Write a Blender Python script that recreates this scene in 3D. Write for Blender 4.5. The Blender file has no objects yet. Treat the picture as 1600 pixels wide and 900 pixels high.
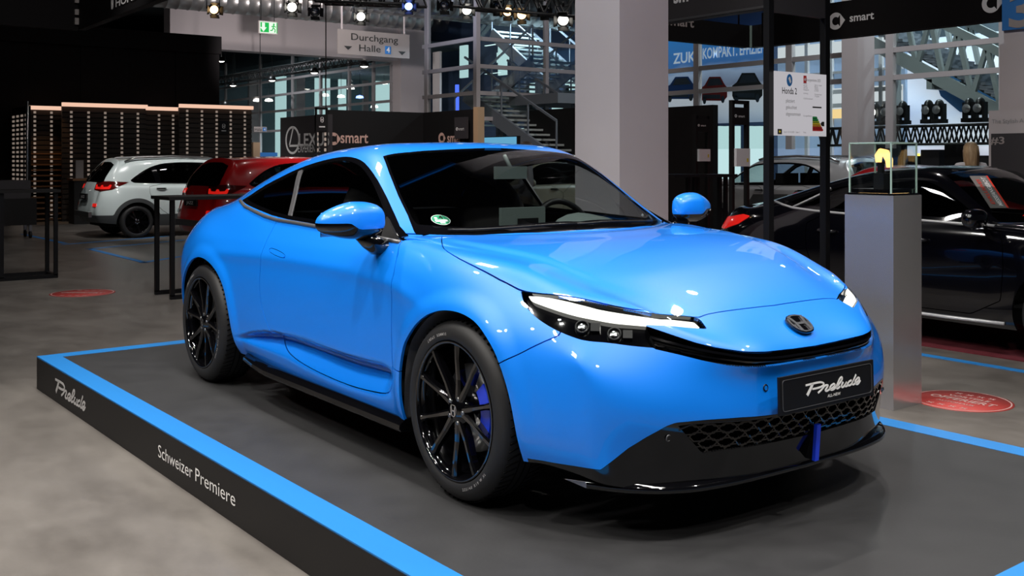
import bpy, bmesh, math, random
import numpy as np
from mathutils import Vector, Matrix
from mathutils.bvhtree import BVHTree
sc = bpy.context.scene
PI = math.pi
random.seed(7)
# ---- camera ------------------------------------------------------------
GZ = .21                                   # the stage top stands this high over the hall floor
cd = bpy.data.cameras.new('camera'); cam = bpy.data.objects.new('camera', cd); sc.collection.objects.link(cam)
cd.sensor_width = 36; cd.lens = 36.34; cd.shift_y = -.1256; cd.clip_end = 300; cd.clip_start = .05
cam.location = (3.212, -3.054, 1.275+GZ)
cam.rotation_euler = (PI/2, 0, 2.499-PI/2)
sc.camera = cam
# ---- world, exposure ---------------------------------------------------
w = bpy.data.worlds.new('hall_dusk'); sc.world = w; w.use_nodes = True
w.node_tree.nodes['Background'].inputs[0].default_value = (.42, .47, .6, 1)
w.node_tree.nodes['Background'].inputs[1].default_value = .025
sc.view_settings.view_transform = 'Standard'; sc.view_settings.look = 'None'
sc.view_settings.exposure = 0.0; sc.view_settings.gamma = 1.0
# ---- lights of the hall: trade-fair spots and added fill lights ----
def spot(loc, aim, power, col=(1, .95, .88), ang=50, rad=.06, blend=.6):
    l = bpy.data.lights.new('spot_light', 'SPOT'); l.energy = power; l.color = col
    l.spot_size = math.radians(ang); l.spot_blend = blend; l.shadow_soft_size = rad
    o = bpy.data.objects.new('spot_light', l); o.location = loc
    o.rotation_euler = (Vector(aim)-Vector(loc)).to_track_quat('-Z', 'Y').to_euler()
    sc.collection.objects.link(o); return o
def lamp(loc, sx, sy, power, col=(1, .97, .93), aim=None):
    l = bpy.data.lights.new('hall_fill', 'AREA'); l.energy = power; l.color = col
    l.shape = 'RECTANGLE'; l.size = sx; l.size_y = sy
    o = bpy.data.objects.new('hall_fill', l); o.location = loc
    if aim: o.rotation_euler = (Vector(aim)-Vector(loc)).to_track_quat('-Z', 'Y').to_euler()
    sc.collection.objects.link(o); return o
# spots of the stand's own truss, aimed at the stage car
for x, y, p, r in ((2.6,-1.2,520,.10),(3.6,1.6,440,.10),(.6,-3.6,430,.10),(-1.6,-3.9,430,.10),(-3.6,-3.4,360,.10),(1.6,3.4,260,.08),(-1.2,3.2,220,.08)):
    spot((x,y,5.6), (x*.35-.7, y*.12, .7), p, ang=62, rad=r)
# added area lights high under the roof, for even light on the car
for x, y in ((3.5,-1),(-1,-1),(-5.5,-1)):
    lamp((x,y,8.5), 1.2, 1.2, 260)
# added fill spots, brightening the car's flank from the visitors' side
for x, y, p in ((-3.2,-7.2,260),(-1.4,-7.6,300),(.6,-7.4,300),(4.8,-4.6,330),(6.0,-2.4,300)):
    spot((x,y,6.4), (x*.25-.5,-.5,.5), p, ang=58, rad=.14)
# added wash to brighten the open floor in front
spot((-1.2,-5.6,6.5), (-1.9,-3.2,0), 420, (1,.95,.9), 52, .2)
spot((.8,-6.0,6.5), (.2,-3.0,0), 260, (1,.95,.9), 52, .2)
# ---- materials ---------------------------------------------------------
M = {}
def pbsdf(name, col, rough=.5, metal=0., coat=0., coat_rough=.03, spec=.5, emit=None, estr=0., alpha=1.):
    m = bpy.data.materials.new(name); m.use_nodes = True
    b = m.node_tree.nodes['Principled BSDF']
    b.inputs['Base Color'].default_value = (*col, 1); b.inputs['Roughness'].default_value = rough
    b.inputs['Metallic'].default_value = metal; b.inputs['Coat Weight'].default_value = coat
    b.inputs['Coat Roughness'].default_value = coat_rough; b.inputs['Specular IOR Level'].default_value = spec
    if emit: b.inputs['Emission Color'].default_value = (*emit, 1); b.inputs['Emission Strength'].default_value = estr
    M[name] = m; return m
def noise_mat(name, c0, c1, scale=4., rough=.6, detail=6., bump=0., stretch=(1,1,1), rvar=0., coat=0., bscale=None, nrough=.5):
    m = pbsdf(name, c0, rough, coat=coat); nt = m.node_tree; b = nt.nodes['Principled BSDF']
    tc = nt.nodes.new('ShaderNodeTexCoord'); mp = nt.nodes.new('ShaderNodeMapping'); mp.inputs['Scale'].default_value = stretch
    n = nt.nodes.new('ShaderNodeTexNoise'); n.inputs['Scale'].default_value = scale; n.inputs['Detail'].default_value = detail; n.inputs['Roughness'].default_value = nrough
    r = nt.nodes.new('ShaderNodeValToRGB'); r.color_ramp.elements[0].position = .3; r.color_ramp.elements[1].position = .7
    r.color_ramp.elements[0].color = (*c0, 1); r.color_ramp.elements[1].color = (*c1, 1)
    nt.links.new(tc.outputs['Object'], mp.inputs[0]); nt.links.new(mp.outputs[0], n.inputs['Vector'])
    nt.links.new(n.outputs['Fac'], r.inputs[0]); nt.links.new(r.outputs[0], b.inputs['Base Color'])
    if rvar:
        a = nt.nodes.new('ShaderNodeMath'); a.operation = 'MULTIPLY_ADD'; a.inputs[1].default_value = rvar; a.inputs[2].default_value = rough-rvar/2
        nt.links.new(n.outputs['Fac'], a.inputs[0]); nt.links.new(a.outputs[0], b.inputs['Roughness'])
    if bump:
        bp = nt.nodes.new('ShaderNodeBump'); bp.inputs['Strength'].default_value = bump; bp.inputs['Distance'].default_value = .004
        n2 = nt.nodes.new('ShaderNodeTexNoise'); n2.inputs['Scale'].default_value = bscale or scale*8; nt.links.new(mp.outputs[0], n2.inputs['Vector'])
        nt.links.new(n2.outputs['Fac'], bp.inputs['Height']); nt.links.new(bp.outputs[0], b.inputs['Normal'])
    return m
def glass_mat(name, tint, rough=.0, ior=1.5):
    """thin pane: mirror-like by Fresnel, otherwise see-through with a tint"""
    m = bpy.data.materials.new(name); m.use_nodes = True; nt = m.node_tree; nt.nodes.clear()
    o = nt.nodes.new('ShaderNodeOutputMaterial'); mx = nt.nodes.new('ShaderNodeMixShader'); fr = nt.nodes.new('ShaderNodeFresnel')
    t = nt.nodes.new('ShaderNodeBsdfTransparent'); g = nt.nodes.new('ShaderNodeBsdfGlossy')
    t.inputs[0].default_value = (*tint, 1); g.inputs['Roughness'].default_value = rough
    ge = nt.nodes.new('ShaderNodeNewGeometry'); ma = nt.nodes.new('ShaderNodeMath'); ma.operation = 'MULTIPLY_ADD'      # same mirror strength from both sides
    ma.inputs[1].default_value = 1/ior-ior; ma.inputs[2].default_value = ior
    nt.links.new(ge.outputs['Backfacing'], ma.inputs[0]); nt.links.new(ma.outputs[0], fr.inputs[0])
    nt.links.new(fr.outputs[0], mx.inputs[0]); nt.links.new(t.outputs[0], mx.inputs[1]); nt.links.new(g.outputs[0], mx.inputs[2]); nt.links.new(mx.outputs[0], o.inputs[0])
    M[name] = m; return m
def emit_mat(name, col, s):
    m = bpy.data.materials.new(name); m.use_nodes = True; nt = m.node_tree; nt.nodes.clear()
    o = nt.nodes.new('ShaderNodeOutputMaterial'); e = nt.nodes.new('ShaderNodeEmission'); e.inputs[0].default_value = (*col, 1); e.inputs[1].default_value = s
    nt.links.new(e.outputs[0], o.inputs[0]); M[name] = m; return m
pbsdf('paint_blue', (.0, .197, .82), .42, coat=1., coat_rough=.02)
pbsdf('gloss_black', (.0022,.0022,.003), .07, coat=.8)
pbsdf('satin_black', (.005,.005,.006), .4, spec=.3)
pbsdf('matte_black', (.004,.004,.0045), .7, spec=.15)
pbsdf('rubber', (.016,.016,.017), .55, spec=.35)
pbsdf('grey_trim', (.16,.16,.17), .35, metal=.6)
pbsdf('chrome', (.75,.75,.77), .12, metal=1.)
pbsdf('dark_chrome', (.26,.27,.30), .25, metal=.9)
pbsdf('steel', (.45,.45,.46), .3, metal=1.)
pbsdf('felt', (.11,.11,.115), .9)
pbsdf('caliper_blue', (.01,.05,.75), .3, coat=.5)
pbsdf('white_print', (.78,.77,.76), .6)
pbsdf('grey_print', (.42,.41,.41), .6)
pbsdf('seat_cloth', (.03,.026,.028), .85)
pbsdf('pale_plastic', (.10,.125,.12), .6)
pbsdf('white_paint', (.8,.8,.8), .5)
emit_mat('daylight_led', (1,.97,.88), 2.2)
emit_mat('lamp_white', (1,.95,.85), 6.)
emit_mat('lamp_blue', (.15,.25,1), 8.)
emit_mat('lamp_warm', (1,.62,.28), 5.)
glass_mat('windscreen_glass', (.62,.66,.66))
glass_mat('tint_glass', (.10,.11,.115))
glass_mat('door_glass', (.55,.58,.58))
glass_mat('clear_glass', (.93,.96,.95))
glass_mat('lamp_glass', (.8,.82,.82))
# ---- objects -----------------------------------------------------------
def link(o): sc.collection.objects.link(o); return o
def tag(o, label=None, cat=None, group=None, kind=None):
    if label: o['label'] = label
    if cat: o['category'] = cat
    if group: o['group'] = group
    if kind: o['kind'] = kind
    return o
def empty(name, loc=(0,0,0), rz=0., label=None, cat=None, group=None):
    o = bpy.data.objects.new(name, None); o.location = loc; o.rotation_euler = (0,0,rz); o.empty_display_size = .1
    return tag(link(o), label, cat, group)
def mk(name, V, F, mat, parent=None, smooth=False, normals=None, loopn=None):
    me = bpy.data.meshes.new(name)
    me.from_pydata([tuple(map(float, v)) for v in V], [], [tuple(map(int, f)) for f in F])
    if smooth: me.polygons.foreach_set('use_smooth', [True]*len(me.polygons))
    me.update()
    if normals is not None: me.normals_split_custom_set_from_vertices([tuple(map(float, n)) for n in normals])
    for m in (mat if isinstance(mat, (list, tuple)) else [mat]): me.materials.append(M[m] if isinstance(m, str) else m)
    o = bpy.data.objects.new(name, me); link(o)
    if parent: o.parent = parent
    return o
class MB:
    """collects simple shapes; build() links them as ONE mesh object"""
    def __init__(s): s.V, s.F, s.mi, s.sm = [], [], [], []
    def add(s, V, F, mi=0, sm=False):
        o = len(s.V); s.V += [tuple(map(float, v)) for v in V]; s.F += [tuple(i+o for i in f) for f in F]; s.mi += [mi]*len(F); s.sm += [sm]*len(F); return s
    def box(s, c, d, mi=0, rz=0., bev=0.):
        x, y, z = d[0]/2, d[1]/2, d[2]/2
        V = [(-x,-y,-z),(x,-y,-z),(x,y,-z),(-x,y,-z),(-x,-y,z),(x,-y,z),(x,y,z),(-x,y,z)]
        ca, sa = math.cos(rz), math.sin(rz)
        V = [(c[0]+ca*a-sa*b, c[1]+sa*a+ca*b, c[2]+g) for a, b, g in V]
        return s.add(V, [(3,2,1,0),(4,5,6,7),(0,1,5,4),(1,2,6,5),(2,3,7,6),(3,0,4,7)], mi)
    def bar(s, a, b, w, h=None, mi=0):
        """box beam from a to b with a w x h section"""
        a, b = Vector(a), Vector(b); t = (b-a).normalized(); u = Vector((0,0,1)) if abs(t.z) < .9 else Vector((0,1,0))
        r = t.cross(u).normalized(); u = r.cross(t); h = h or w
        V = [p+r*(i*w/2)+u*(j*h/2) for p in (a, b) for i, j in ((-1,-1),(1,-1),(1,1),(-1,1))]
        return s.add(V, [(3,2,1,0),(4,5,6,7),(0,1,5,4),(1,2,6,5),(2,3,7,6),(3,0,4,7)], mi)
    def tube(s, pts, r, n=8, mi=0, caps=True):
        P = [Vector(p) for p in pts]; rings = []
        rr = r if isinstance(r, (list, tuple)) else [r]*len(P)
        up = None
        for i, p in enumerate(P):
            t = (P[min(i+1, len(P)-1)]-P[max(i-1, 0)]).normalized()
            if up is None: up = Vector((0,0,1)) if abs(t.z) < .9 else Vector((1,0,0))
            x = t.cross(up).normalized(); up = x.cross(t).normalized()
            rings.append([p+(x*math.cos(k*2*PI/n)+up*math.sin(k*2*PI/n))*rr[i] for k in range(n)])
        V = [v for q in rings for v in q]; F = []
        for i in range(len(P)-1):
            for k in range(n): F.append((i*n+k, i*n+(k+1) % n, (i+1)*n+(k+1) % n, (i+1)*n+k))
        if caps: F += [tuple(range(n))[::-1], tuple(range((len(P)-1)*n, len(P)*n))]
        return s.add(V, F, mi, True)
    def lathe(s, prof, n=48, mi=0, axis='z', c=(0,0,0), closed=False):
        """prof = [(radius, height)...] turned about an axis"""
        V, F = [], []; m = len(prof)
        for k in range(n):
            a = 2*PI*k/n
            for r, h in prof:
                x, y = r*math.cos(a), r*math.sin(a)
                p = (x,y,h) if axis == 'z' else ((x,h,y) if axis == 'y' else (h,x,y))
                V.append((p[0]+c[0], p[1]+c[1], p[2]+c[2]))
        for k in range(n):
            for i in range(m if closed else m-1):
                j = (i+1) % m; k2 = (k+1) % n
                F.append((k*m+i, k2*m+i, k2*m+j, k*m+j))
        return s.add(V, F, mi, True)
    def prism(s, poly, depth, frame, mi=0):
        """polygon (u, v) in a frame = Matrix, extruded by depth along its z"""
        n = len(poly)
        V = [frame @ Vector((u, v, 0)) for u, v in poly]+[frame @ Vector((u, v, depth)) for u, v in poly]
        F = [tuple(range(n))[::-1], tuple(range(n, 2*n))]+[(i, (i+1) % n, n+(i+1) % n, n+i) for i in range(n)]
        return s.add(V, F, mi)
    def ribbon(s, pts, w, depth, frame, mi=0, steps=5):
        """brush stroke through points (u, v), rounded by a spline"""
        P = spline2(pts, steps); L, R = [], []
        for i, p in enumerate(P):
            a, b = P[max(i-1, 0)], P[min(i+1, len(P)-1)]; t = (b-a); t = t/max(np.hypot(*t), 1e-9); nrm = np.array((-t[1], t[0]))*w/2
            L.append(p+nrm); R.append(p-nrm)
        for i in range(len(P)-1):
            s.prism([tuple(L[i]), tuple(R[i]), tuple(R[i+1]), tuple(L[i+1])], depth, frame, mi)
        return s
    def build(s, name, mat, parent=None):
        o = mk(name, s.V, s.F, mat, parent)
        o.data.polygons.foreach_set('material_index', s.mi); o.data.polygons.foreach_set('use_smooth', s.sm); o.data.update()
        return o
def spline2(pts, steps=5):
    p = [np.array(q, float) for q in pts]
    if len(p) < 3: return p
    o = []
    for i in range(len(p)-1):
        a, b, c, d = p[max(i-1,0)], p[i], p[i+1], p[min(i+2,len(p)-1)]
        for k in range(steps):
            t = k/steps
            o.append(.5*((2*b)+(c-a)*t+(2*a-5*b+4*c-d)*t*t+(3*b-a-3*c+d)*t**3))
    o.append(p[-1]); return o
def frame(o, u, v):
    """matrix with origin o, x axis u, y axis v, z = u x v"""
    u = Vector(u).normalized(); v = Vector(v); n = u.cross(v).normalized(); v = n.cross(u)
    return Matrix(((u.x,v.x,n.x,o[0]),(u.y,v.y,n.y,o[1]),(u.z,v.z,n.z,o[2]),(0,0,0,1)))
def round_rect(w_, h_, r, n=5):
    o = []
    for cx, cy, a0 in ((w_-r,h_-r,0),(-w_+r,h_-r,PI/2),(-w_+r,-h_+r,PI),(w_-r,-h_+r,1.5*PI)):
        o += [(cx+r*math.cos(a0+k*PI/2/n), cy+r*math.sin(a0+k*PI/2/n)) for k in range(n+1)]
    return o
_tc = {}
def text_geo(txt, bold=0.):
    """outline of a line of writing, 1 unit high capitals, as plain mesh data"""
    if (txt, bold) in _tc: return _tc[txt, bold]
    cu = bpy.data.curves.new('writing', 'FONT'); cu.body = txt; cu.size = 1.; cu.offset = bold; cu.resolution_u = 3
    o = bpy.data.objects.new('writing', cu); link(o)
    dg = bpy.context.evaluated_depsgraph_get(); e = o.evaluated_get(dg).to_mesh()
    V = [tuple(v.co) for v in e.vertices]; F = [tuple(p.vertices) for p in e.polygons]
    bpy.data.objects.remove(o); bpy.data.curves.remove(cu)
    _tc[txt, bold] = (V, F); return V, F
def add_text(mb, txt, fr, h, width=None, align='l', mi=0, depth=.0015, bold=0., slant=0.):
    """lay writing into the plane of fr: h = cap height, width = total width"""
    V, F = text_geo(txt, bold)
    if not V: return
    xs = [v[0] for v in V]; x0, x1 = min(xs), max(xs); k = h/.73; kx = (width/(x1-x0)) if width else k
    off = {'l':0, 'c':-(x1-x0)*kx/2, 'r':-(x1-x0)*kx}[align]
    mb.add([fr @ Vector(((v[0]-x0)*kx+off+slant*v[1]*k, v[1]*k, depth)) for v in V], F, mi)
def copy_tree(o, parent=None):
    c = o.copy(); sc.collection.objects.link(c)
    if parent: c.parent = parent
    for ch in list(o.children): copy_tree(ch, c)
    return c
# camera-independent pick of a world point while laying out: pixel of the survey picture + distance
_C = np.array((3.212,-3.054,1.275+GZ)); _F = np.array((math.cos(2.499), math.sin(2.499), 0)); _R = np.array((math.sin(2.499), -math.cos(2.499), 0))
def at(u, v, d): return _C+d*(_F+_R*(u-800)/1615.2+np.array((0,0,1))*(249-v)/1615.2)
def onx(u, v, x):
    e = _F+_R*(u-800)/1615.2+np.array((0,0,1))*(249-v)/1615.2; return _C+e*(x-_C[0])/e[0]
def ony(u, v, y):
    e = _F+_R*(u-800)/1615.2+np.array((0,0,1))*(249-v)/1615.2; return _C+e*(y-_C[1])/e[1]
def onz(u, v, z):
    e = _F+_R*(u-800)/1615.2+np.array((0,0,1))*(249-v)/1615.2; return _C+e*(z-_C[2])/e[2]
def cushion(c, d, n=2.6):
    nu, nv = 14, 18; Vv = []; Ff = []
    for i in range(nu+1):
        a = -PI/2+PI*i/nu
        for j in range(nv):
            b = 2*PI*j/nv; e = 2/n
            q = lambda t: np.sign(t)*abs(t)**e
            Vv.append((c[0]+d[0]*q(math.cos(a))*q(math.cos(b)), c[1]+d[1]*q(math.cos(a))*q(math.sin(b)), c[2]+d[2]*q(math.sin(a))))
    for i in range(nu):
        for j in range(nv): Ff.append((i*nv+j, i*nv+(j+1) % nv, (i+1)*nv+(j+1) % nv, (i+1)*nv+j))
    return Vv, Ff
# ---- shared surface tools -------------------------------------------------
def pchip(xk, yk, x):
    xk = np.asarray(xk, float); yk = np.asarray(yk, float); x = np.asarray(x, float)
    h = np.diff(xk); d = np.diff(yk)/h
    m = np.zeros(len(xk)); m[0] = d[0]; m[-1] = d[-1]
    for i in range(1, len(xk)-1):
        if d[i-1]*d[i] > 0:
            w1 = 2*h[i]+h[i-1]; w2 = h[i]+2*h[i-1]
            m[i] = (w1+w2)/(w1/d[i-1]+w2/d[i])
    i = np.clip(np.searchsorted(xk, x)-1, 0, len(xk)-2)
    t = np.clip((x-xk[i])/h[i], 0, 1)
    return ((1+2*t)*(1-t)**2*yk[i] + t*(1-t)**2*h[i]*m[i] + t*t*(3-2*t)*yk[i+1] + t*t*(t-1)*h[i]*m[i+1])

def sstep(a, b, x):
    t = np.clip((x-a)/(b-a), 0, 1); return t*t*(3-2*t)

class Surf:
    """polygon soup with per-vertex normals that survive cutting"""
    def __init__(s, V, N, F): s.V, s.N, s.F = V, N, F

def vnormals(V, F):
    Q = np.array(F); N = np.zeros_like(V)
    n = np.cross(V[Q[:,2]]-V[Q[:,0]], V[Q[:,3]]-V[Q[:,1]])
    for k in range(4): np.add.at(N, Q[:,k], n)
    return N/np.maximum(np.linalg.norm(N, axis=1, keepdims=True), 1e-12)

def clip(S, f):
    """keep the side where f <= 0; the border is cut exactly on f = 0"""
    V, N = S.V, S.N; ins = f <= 0
    newV, newN, cache, out = [], [], {}, []
    n0 = len(V)
    def cut(a, b):
        k = (a, b) if a < b else (b, a)
        if k not in cache:
            a, b = k; t = f[a]/(f[a]-f[b])
            cache[k] = n0+len(newV)
            newV.append(V[a]+(V[b]-V[a])*t); newN.append(N[a]+(N[b]-N[a])*t)
        return cache[k]
    for face in S.F:
        c = [ins[i] for i in face]
        if all(c): out.append(face); continue
        if not any(c): continue
        g = []
        for i in range(len(face)):
            a, b = face[i-1], face[i]
            if ins[a] != ins[b]: g.append(cut(a, b))
            if ins[b]: g.append(b)
        if len(g) >= 3: out.append(tuple(g))
    V2 = np.vstack([V, np.array(newV).reshape(-1, 3)]); N2 = np.vstack([N, np.array(newN).reshape(-1, 3)])
    used = np.unique(np.concatenate([np.array(q) for q in out])) if out else np.zeros(0, int)
    mp = -np.ones(len(V2), int); mp[used] = np.arange(len(used))
    N3 = N2[used]; N3 = N3/np.maximum(np.linalg.norm(N3, axis=1, keepdims=True), 1e-9)
    return Surf(V2[used], N3, [tuple(int(mp[i]) for i in q) for q in out])

def sdf(P, poly):
    """signed distance of points P (n,2) to a closed polygon, negative inside"""
    poly = np.asarray(poly, float); d2 = np.full(len(P), 1e9); ins = np.zeros(len(P), bool)
    for i in range(len(poly)):
        a, b = poly[i-1], poly[i]; e = b-a; w = P-a
        t = np.clip((w@e)/max(e@e, 1e-12), 0, 1)
        d2 = np.minimum(d2, ((w-t[:,None]*e)**2).sum(1))
        c = (a[1] > P[:,1]) != (b[1] > P[:,1])
        with np.errstate(divide='ignore', invalid='ignore'):
            xx = a[0]+(P[:,1]-a[1])*(b[0]-a[0])/(b[1]-a[1])
        ins ^= c & (P[:,0] < xx)
    d = np.sqrt(d2); return np.where(ins, -d, d)

def smooth_poly(p, n=2, keep=()):
    """round a polygon by corner cutting; the corners listed in keep stay sharp"""
    p = [tuple(q)+(i in keep,) for i, q in enumerate(p)]
    for _ in range(n):
        o = []
        for i in range(len(p)):
            a, b, c = p[i-1], p[i], p[(i+1) % len(p)]
            if b[2]: o.append(b)
            else:
                o.append((b[0]*.75+a[0]*.25, b[1]*.75+a[1]*.25, False)); o.append((b[0]*.75+c[0]*.25, b[1]*.75+c[1]*.25, False))
        p = o
    return [(q[0], q[1]) for q in p]

def car_surface(rows, xend, shifts, stations, front, rear, level, fit=6):
    """rows[r] = [(x, w, z)...] curves running along the car from sill (0) to roof centre (9);
    front / rear = end caps. A cage is fitted so that its subdivision surface passes through the points."""
    nr = 10; st = np.array(stations, float); ns = len(st)
    P = np.zeros((ns, nr, 3))
    for r in range(nr):
        k = np.array(rows[r], float); x = st.copy()
        xr, xf = xend[r]; a, b = stations[2], stations[-3]
        x = np.where(st < a, a+(st-a)/(st[0]-a)*(xr-a), x); x = np.where(st > b, b+(st-b)/(st[-1]-b)*(xf-b), x)
        if r in shifts: x = x+pchip([q[0] for q in shifts[r]], [q[1] for q in shifts[r]], st)
        P[:,r,0] = x; P[:,r,1] = pchip(k[:,0], k[:,1], x); P[:,r,2] = pchip(k[:,0], k[:,2], x)
    P[:,9,1] = 0
    verts = []; idx = {}
    def add(key, p):
        idx[key] = len(verts); verts.append(p)
    for i in range(ns):
        for q in range(19):
            r = q if q <= 9 else 18-q; x, w, z = P[i,r]
            add(('b', i, q), (x, -w if q < 9 else (w if q > 9 else 0.), z))
    for cap, T, i in (('f', front, ns-1), ('r', rear, 0)):
        for q in range(5, 14):
            r = q if q <= 9 else 18-q
            for k in range(4):
                x, w, z = T[k][r-5]
                add((cap, k, q), (x, -w if q < 9 else (w if q > 9 else 0.), z))
    faces = []
    for i in range(ns-1):
        for q in range(18):
            faces.append((idx['b',i,q], idx['b',i+1,q], idx['b',i+1,q+1], idx['b',i,q+1]))
    for cap, i in (('f', ns-1), ('r', 0)):
        def node(k, q):
            if k == 4: return idx['b',i,q]
            if q == 4: return idx['b',i,k]
            if q == 14: return idx['b',i,18-k]
            return idx[cap,k,q]
        for q in range(4, 14):
            for k in range(4):
                f = (node(k,q), node(k,q+1), node(k+1,q+1), node(k+1,q))
                faces.append(f if cap == 'f' else f[::-1])
    T = np.array(verts, float)
    me = bpy.data.meshes.new('cage'); me.from_pydata([tuple(v) for v in T], [], faces)
    ob = bpy.data.objects.new('cage', me); bpy.context.scene.collection.objects.link(ob)
    md = ob.modifiers.new('s', 'SUBSURF'); md.levels = 1; md.use_limit_surface = True; md.boundary_smooth = 'ALL'
    cage = T.copy()
    def ev():
        me.vertices.foreach_set('co', cage.ravel()); me.update(); ob.update_tag()
        dg = bpy.context.evaluated_depsgraph_get(); dg.update()
        e = ob.evaluated_get(dg).to_mesh()
        V = np.zeros(len(e.vertices)*3); e.vertices.foreach_get('co', V); V = V.reshape(-1, 3)
        F = np.zeros(len(e.loops), int); e.loops.foreach_get('vertex_index', F); F = F.reshape(-1, 4)
        return V, F
    for _ in range(fit):
        V, _F = ev(); cage += .9*(T-V[:len(T)])
    md.levels = level; V, F = ev()
    bpy.data.objects.remove(ob); bpy.data.meshes.remove(me)
    return V, F
HR = [
 [(-3.35,.66,.29),(-3.2,.78,.27),(-2.8,.88,.26),(-2.3,.87,.235),(-1.5,.885,.205),(-.4,.89,.205),(0,.89,.22),(.3,.885,.23),(.5,.845,.225),(.68,.75,.195)],
 [(-3.41,.69,.42),(-3.2,.81,.38),(-2.8,.91,.36),(-2.2,.915,.33),(-1.5,.918,.305),(-.5,.92,.31),(0,.925,.34),(.3,.915,.34),(.5,.865,.32),(.67,.77,.30)],
 [(-3.43,.70,.58),(-3.2,.838,.56),(-2.85,.922,.55),(-2.5,.94,.54),(-2.1,.928,.52),(-1.5,.925,.52),(-.6,.926,.52),(0,.938,.52),(.25,.93,.50),(.45,.885,.47),(.67,.78,.44)],
 [(-3.41,.68,.75),(-3.2,.812,.752),(-2.9,.893,.757),(-2.55,.932,.755),(-2.1,.922,.755),(-1.5,.918,.76),(-.6,.922,.755),(0,.935,.70),(.25,.92,.655),(.45,.870,.605),(.655,.782,.553)],
 [(-3.33,.60,.92),(-3.0,.79,.90),(-2.6,.878,.883),(-2.1,.885,.875),(-1.5,.885,.87),(-.6,.888,.868),(-.2,.89,.85),(0,.885,.83),(.2,.855,.79),(.4,.828,.728),(.5,.81,.676),(.595,.785,.618)],
 [(-3.35,.50,.95),(-3.0,.695,.968),(-2.6,.785,.985),(-2.26,.822,1.0),(-1.785,.83,.972),(-1.34,.835,.957),(-.9,.835,.945),(-.55,.838,.925),(-.2,.835,.908),(0,.825,.89),(.2,.785,.862),(.4,.725,.812),(.5,.69,.785),(.597,.625,.758),(.68,.63,.685)],
 [(-3.37,.36,.955),(-3.0,.60,.99),(-2.6,.685,1.05),(-2.26,.735,1.09),(-1.785,.755,1.118),(-1.34,.762,1.12),(-.85,.775,1.04),(-.566,.80,.938),(-.2,.775,.928),(0,.755,.912),(.2,.695,.883),(.4,.605,.83),(.5,.575,.795),(.647,.535,.748),(.83,.46,.648)],
 [(-3.39,.25,.963),(-3.0,.51,1.015),(-2.6,.585,1.105),(-2.26,.615,1.188),(-1.9,.63,1.26),(-1.5,.64,1.298),(-1.13,.625,1.288),(-.85,.69,1.125),(-.60,.752,.962),(-.5,.755,.947),(-.2,.71,.938),(0,.65,.926),(.2,.55,.897),(.4,.45,.85),(.5,.43,.818),(.6,.40,.775),(.73,.37,.728),(.84,.34,.69),(.89,.33,.658),(.922,.32,.624)],
 [(-3.40,.125,.97),(-3.0,.27,1.04),(-2.6,.31,1.15),(-2.2,.325,1.25),(-1.8,.335,1.325),(-1.5,.335,1.35),(-1.08,.32,1.327),(-.75,.36,1.16),(-.40,.40,.968),(-.28,.40,.952),(0,.37,.935),(.2,.29,.907),(.4,.235,.861),(.6,.205,.792),(.73,.18,.738),(.83,.17,.708),(.885,.165,.676),(.925,.16,.612)],
 [(-3.41,0,.972),(-3.0,0,1.05),(-2.6,0,1.165),(-2.2,0,1.265),(-1.8,0,1.337),(-1.5,0,1.357),(-1.05,0,1.335),(-.7,0,1.172),(-.32,0,.972),(-.2,0,.952),(0,0,.937),(.2,0,.909),(.4,0,.863),(.6,0,.795),(.73,0,.741),(.83,0,.711),(.885,0,.679),(.925,0,.61)]]
HXEND = [(r[0][0], r[-1][0]) for r in HR]
HST = [-3.35,-3.16,-2.95,-2.7,-2.4,-2.1,-1.785,-1.45,-1.13,-.85,-.61,-.5,-.3,-.1,.1,.25,.4,.5,.565,.62]
HSH = {8:[(-3.35,0),(-1.8,0),(-1.13,.05),(-.85,.12),(-.61,.21),(-.5,.22),(-.3,.16),(.1,.03),(.4,0),(.62,0)],
       9:[(-3.35,0),(-1.8,0),(-1.13,.08),(-.85,.17),(-.61,.29),(-.5,.30),(-.3,.22),(.1,.05),(.4,0),(.62,0)]}
HF = [ # rows k=0..3, columns from beside the corner to the centre
 [(.765,.62,.18),(.825,.48,.175),(.86,.32,.17),(.872,.16,.17),(.875,0,.17)],
 [(.765,.63,.29),(.84,.48,.285),(.89,.32,.28),(.905,.16,.28),(.91,0,.28)],
 [(.785,.64,.42),(.862,.47,.41),(.92,.32,.40),(.935,.16,.40),(.94,0,.40)],
 [(.755,.635,.555),(.845,.465,.545),(.912,.32,.535),(.922,.16,.53),(.924,0,.53)]]
HB = [
 [(-3.45,.5,.28),(-3.49,.38,.28),(-3.51,.25,.28),(-3.52,.12,.28),(-3.52,0,.28)],
 [(-3.51,.52,.42),(-3.55,.38,.42),(-3.57,.25,.42),(-3.58,.12,.42),(-3.58,0,.42)],
 [(-3.53,.52,.6),(-3.57,.38,.6),(-3.59,.25,.6),(-3.60,.12,.6),(-3.60,0,.6)],
 [(-3.50,.50,.78),(-3.53,.38,.78),(-3.55,.25,.78),(-3.56,.12,.78),(-3.56,0,.78)]]
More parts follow.
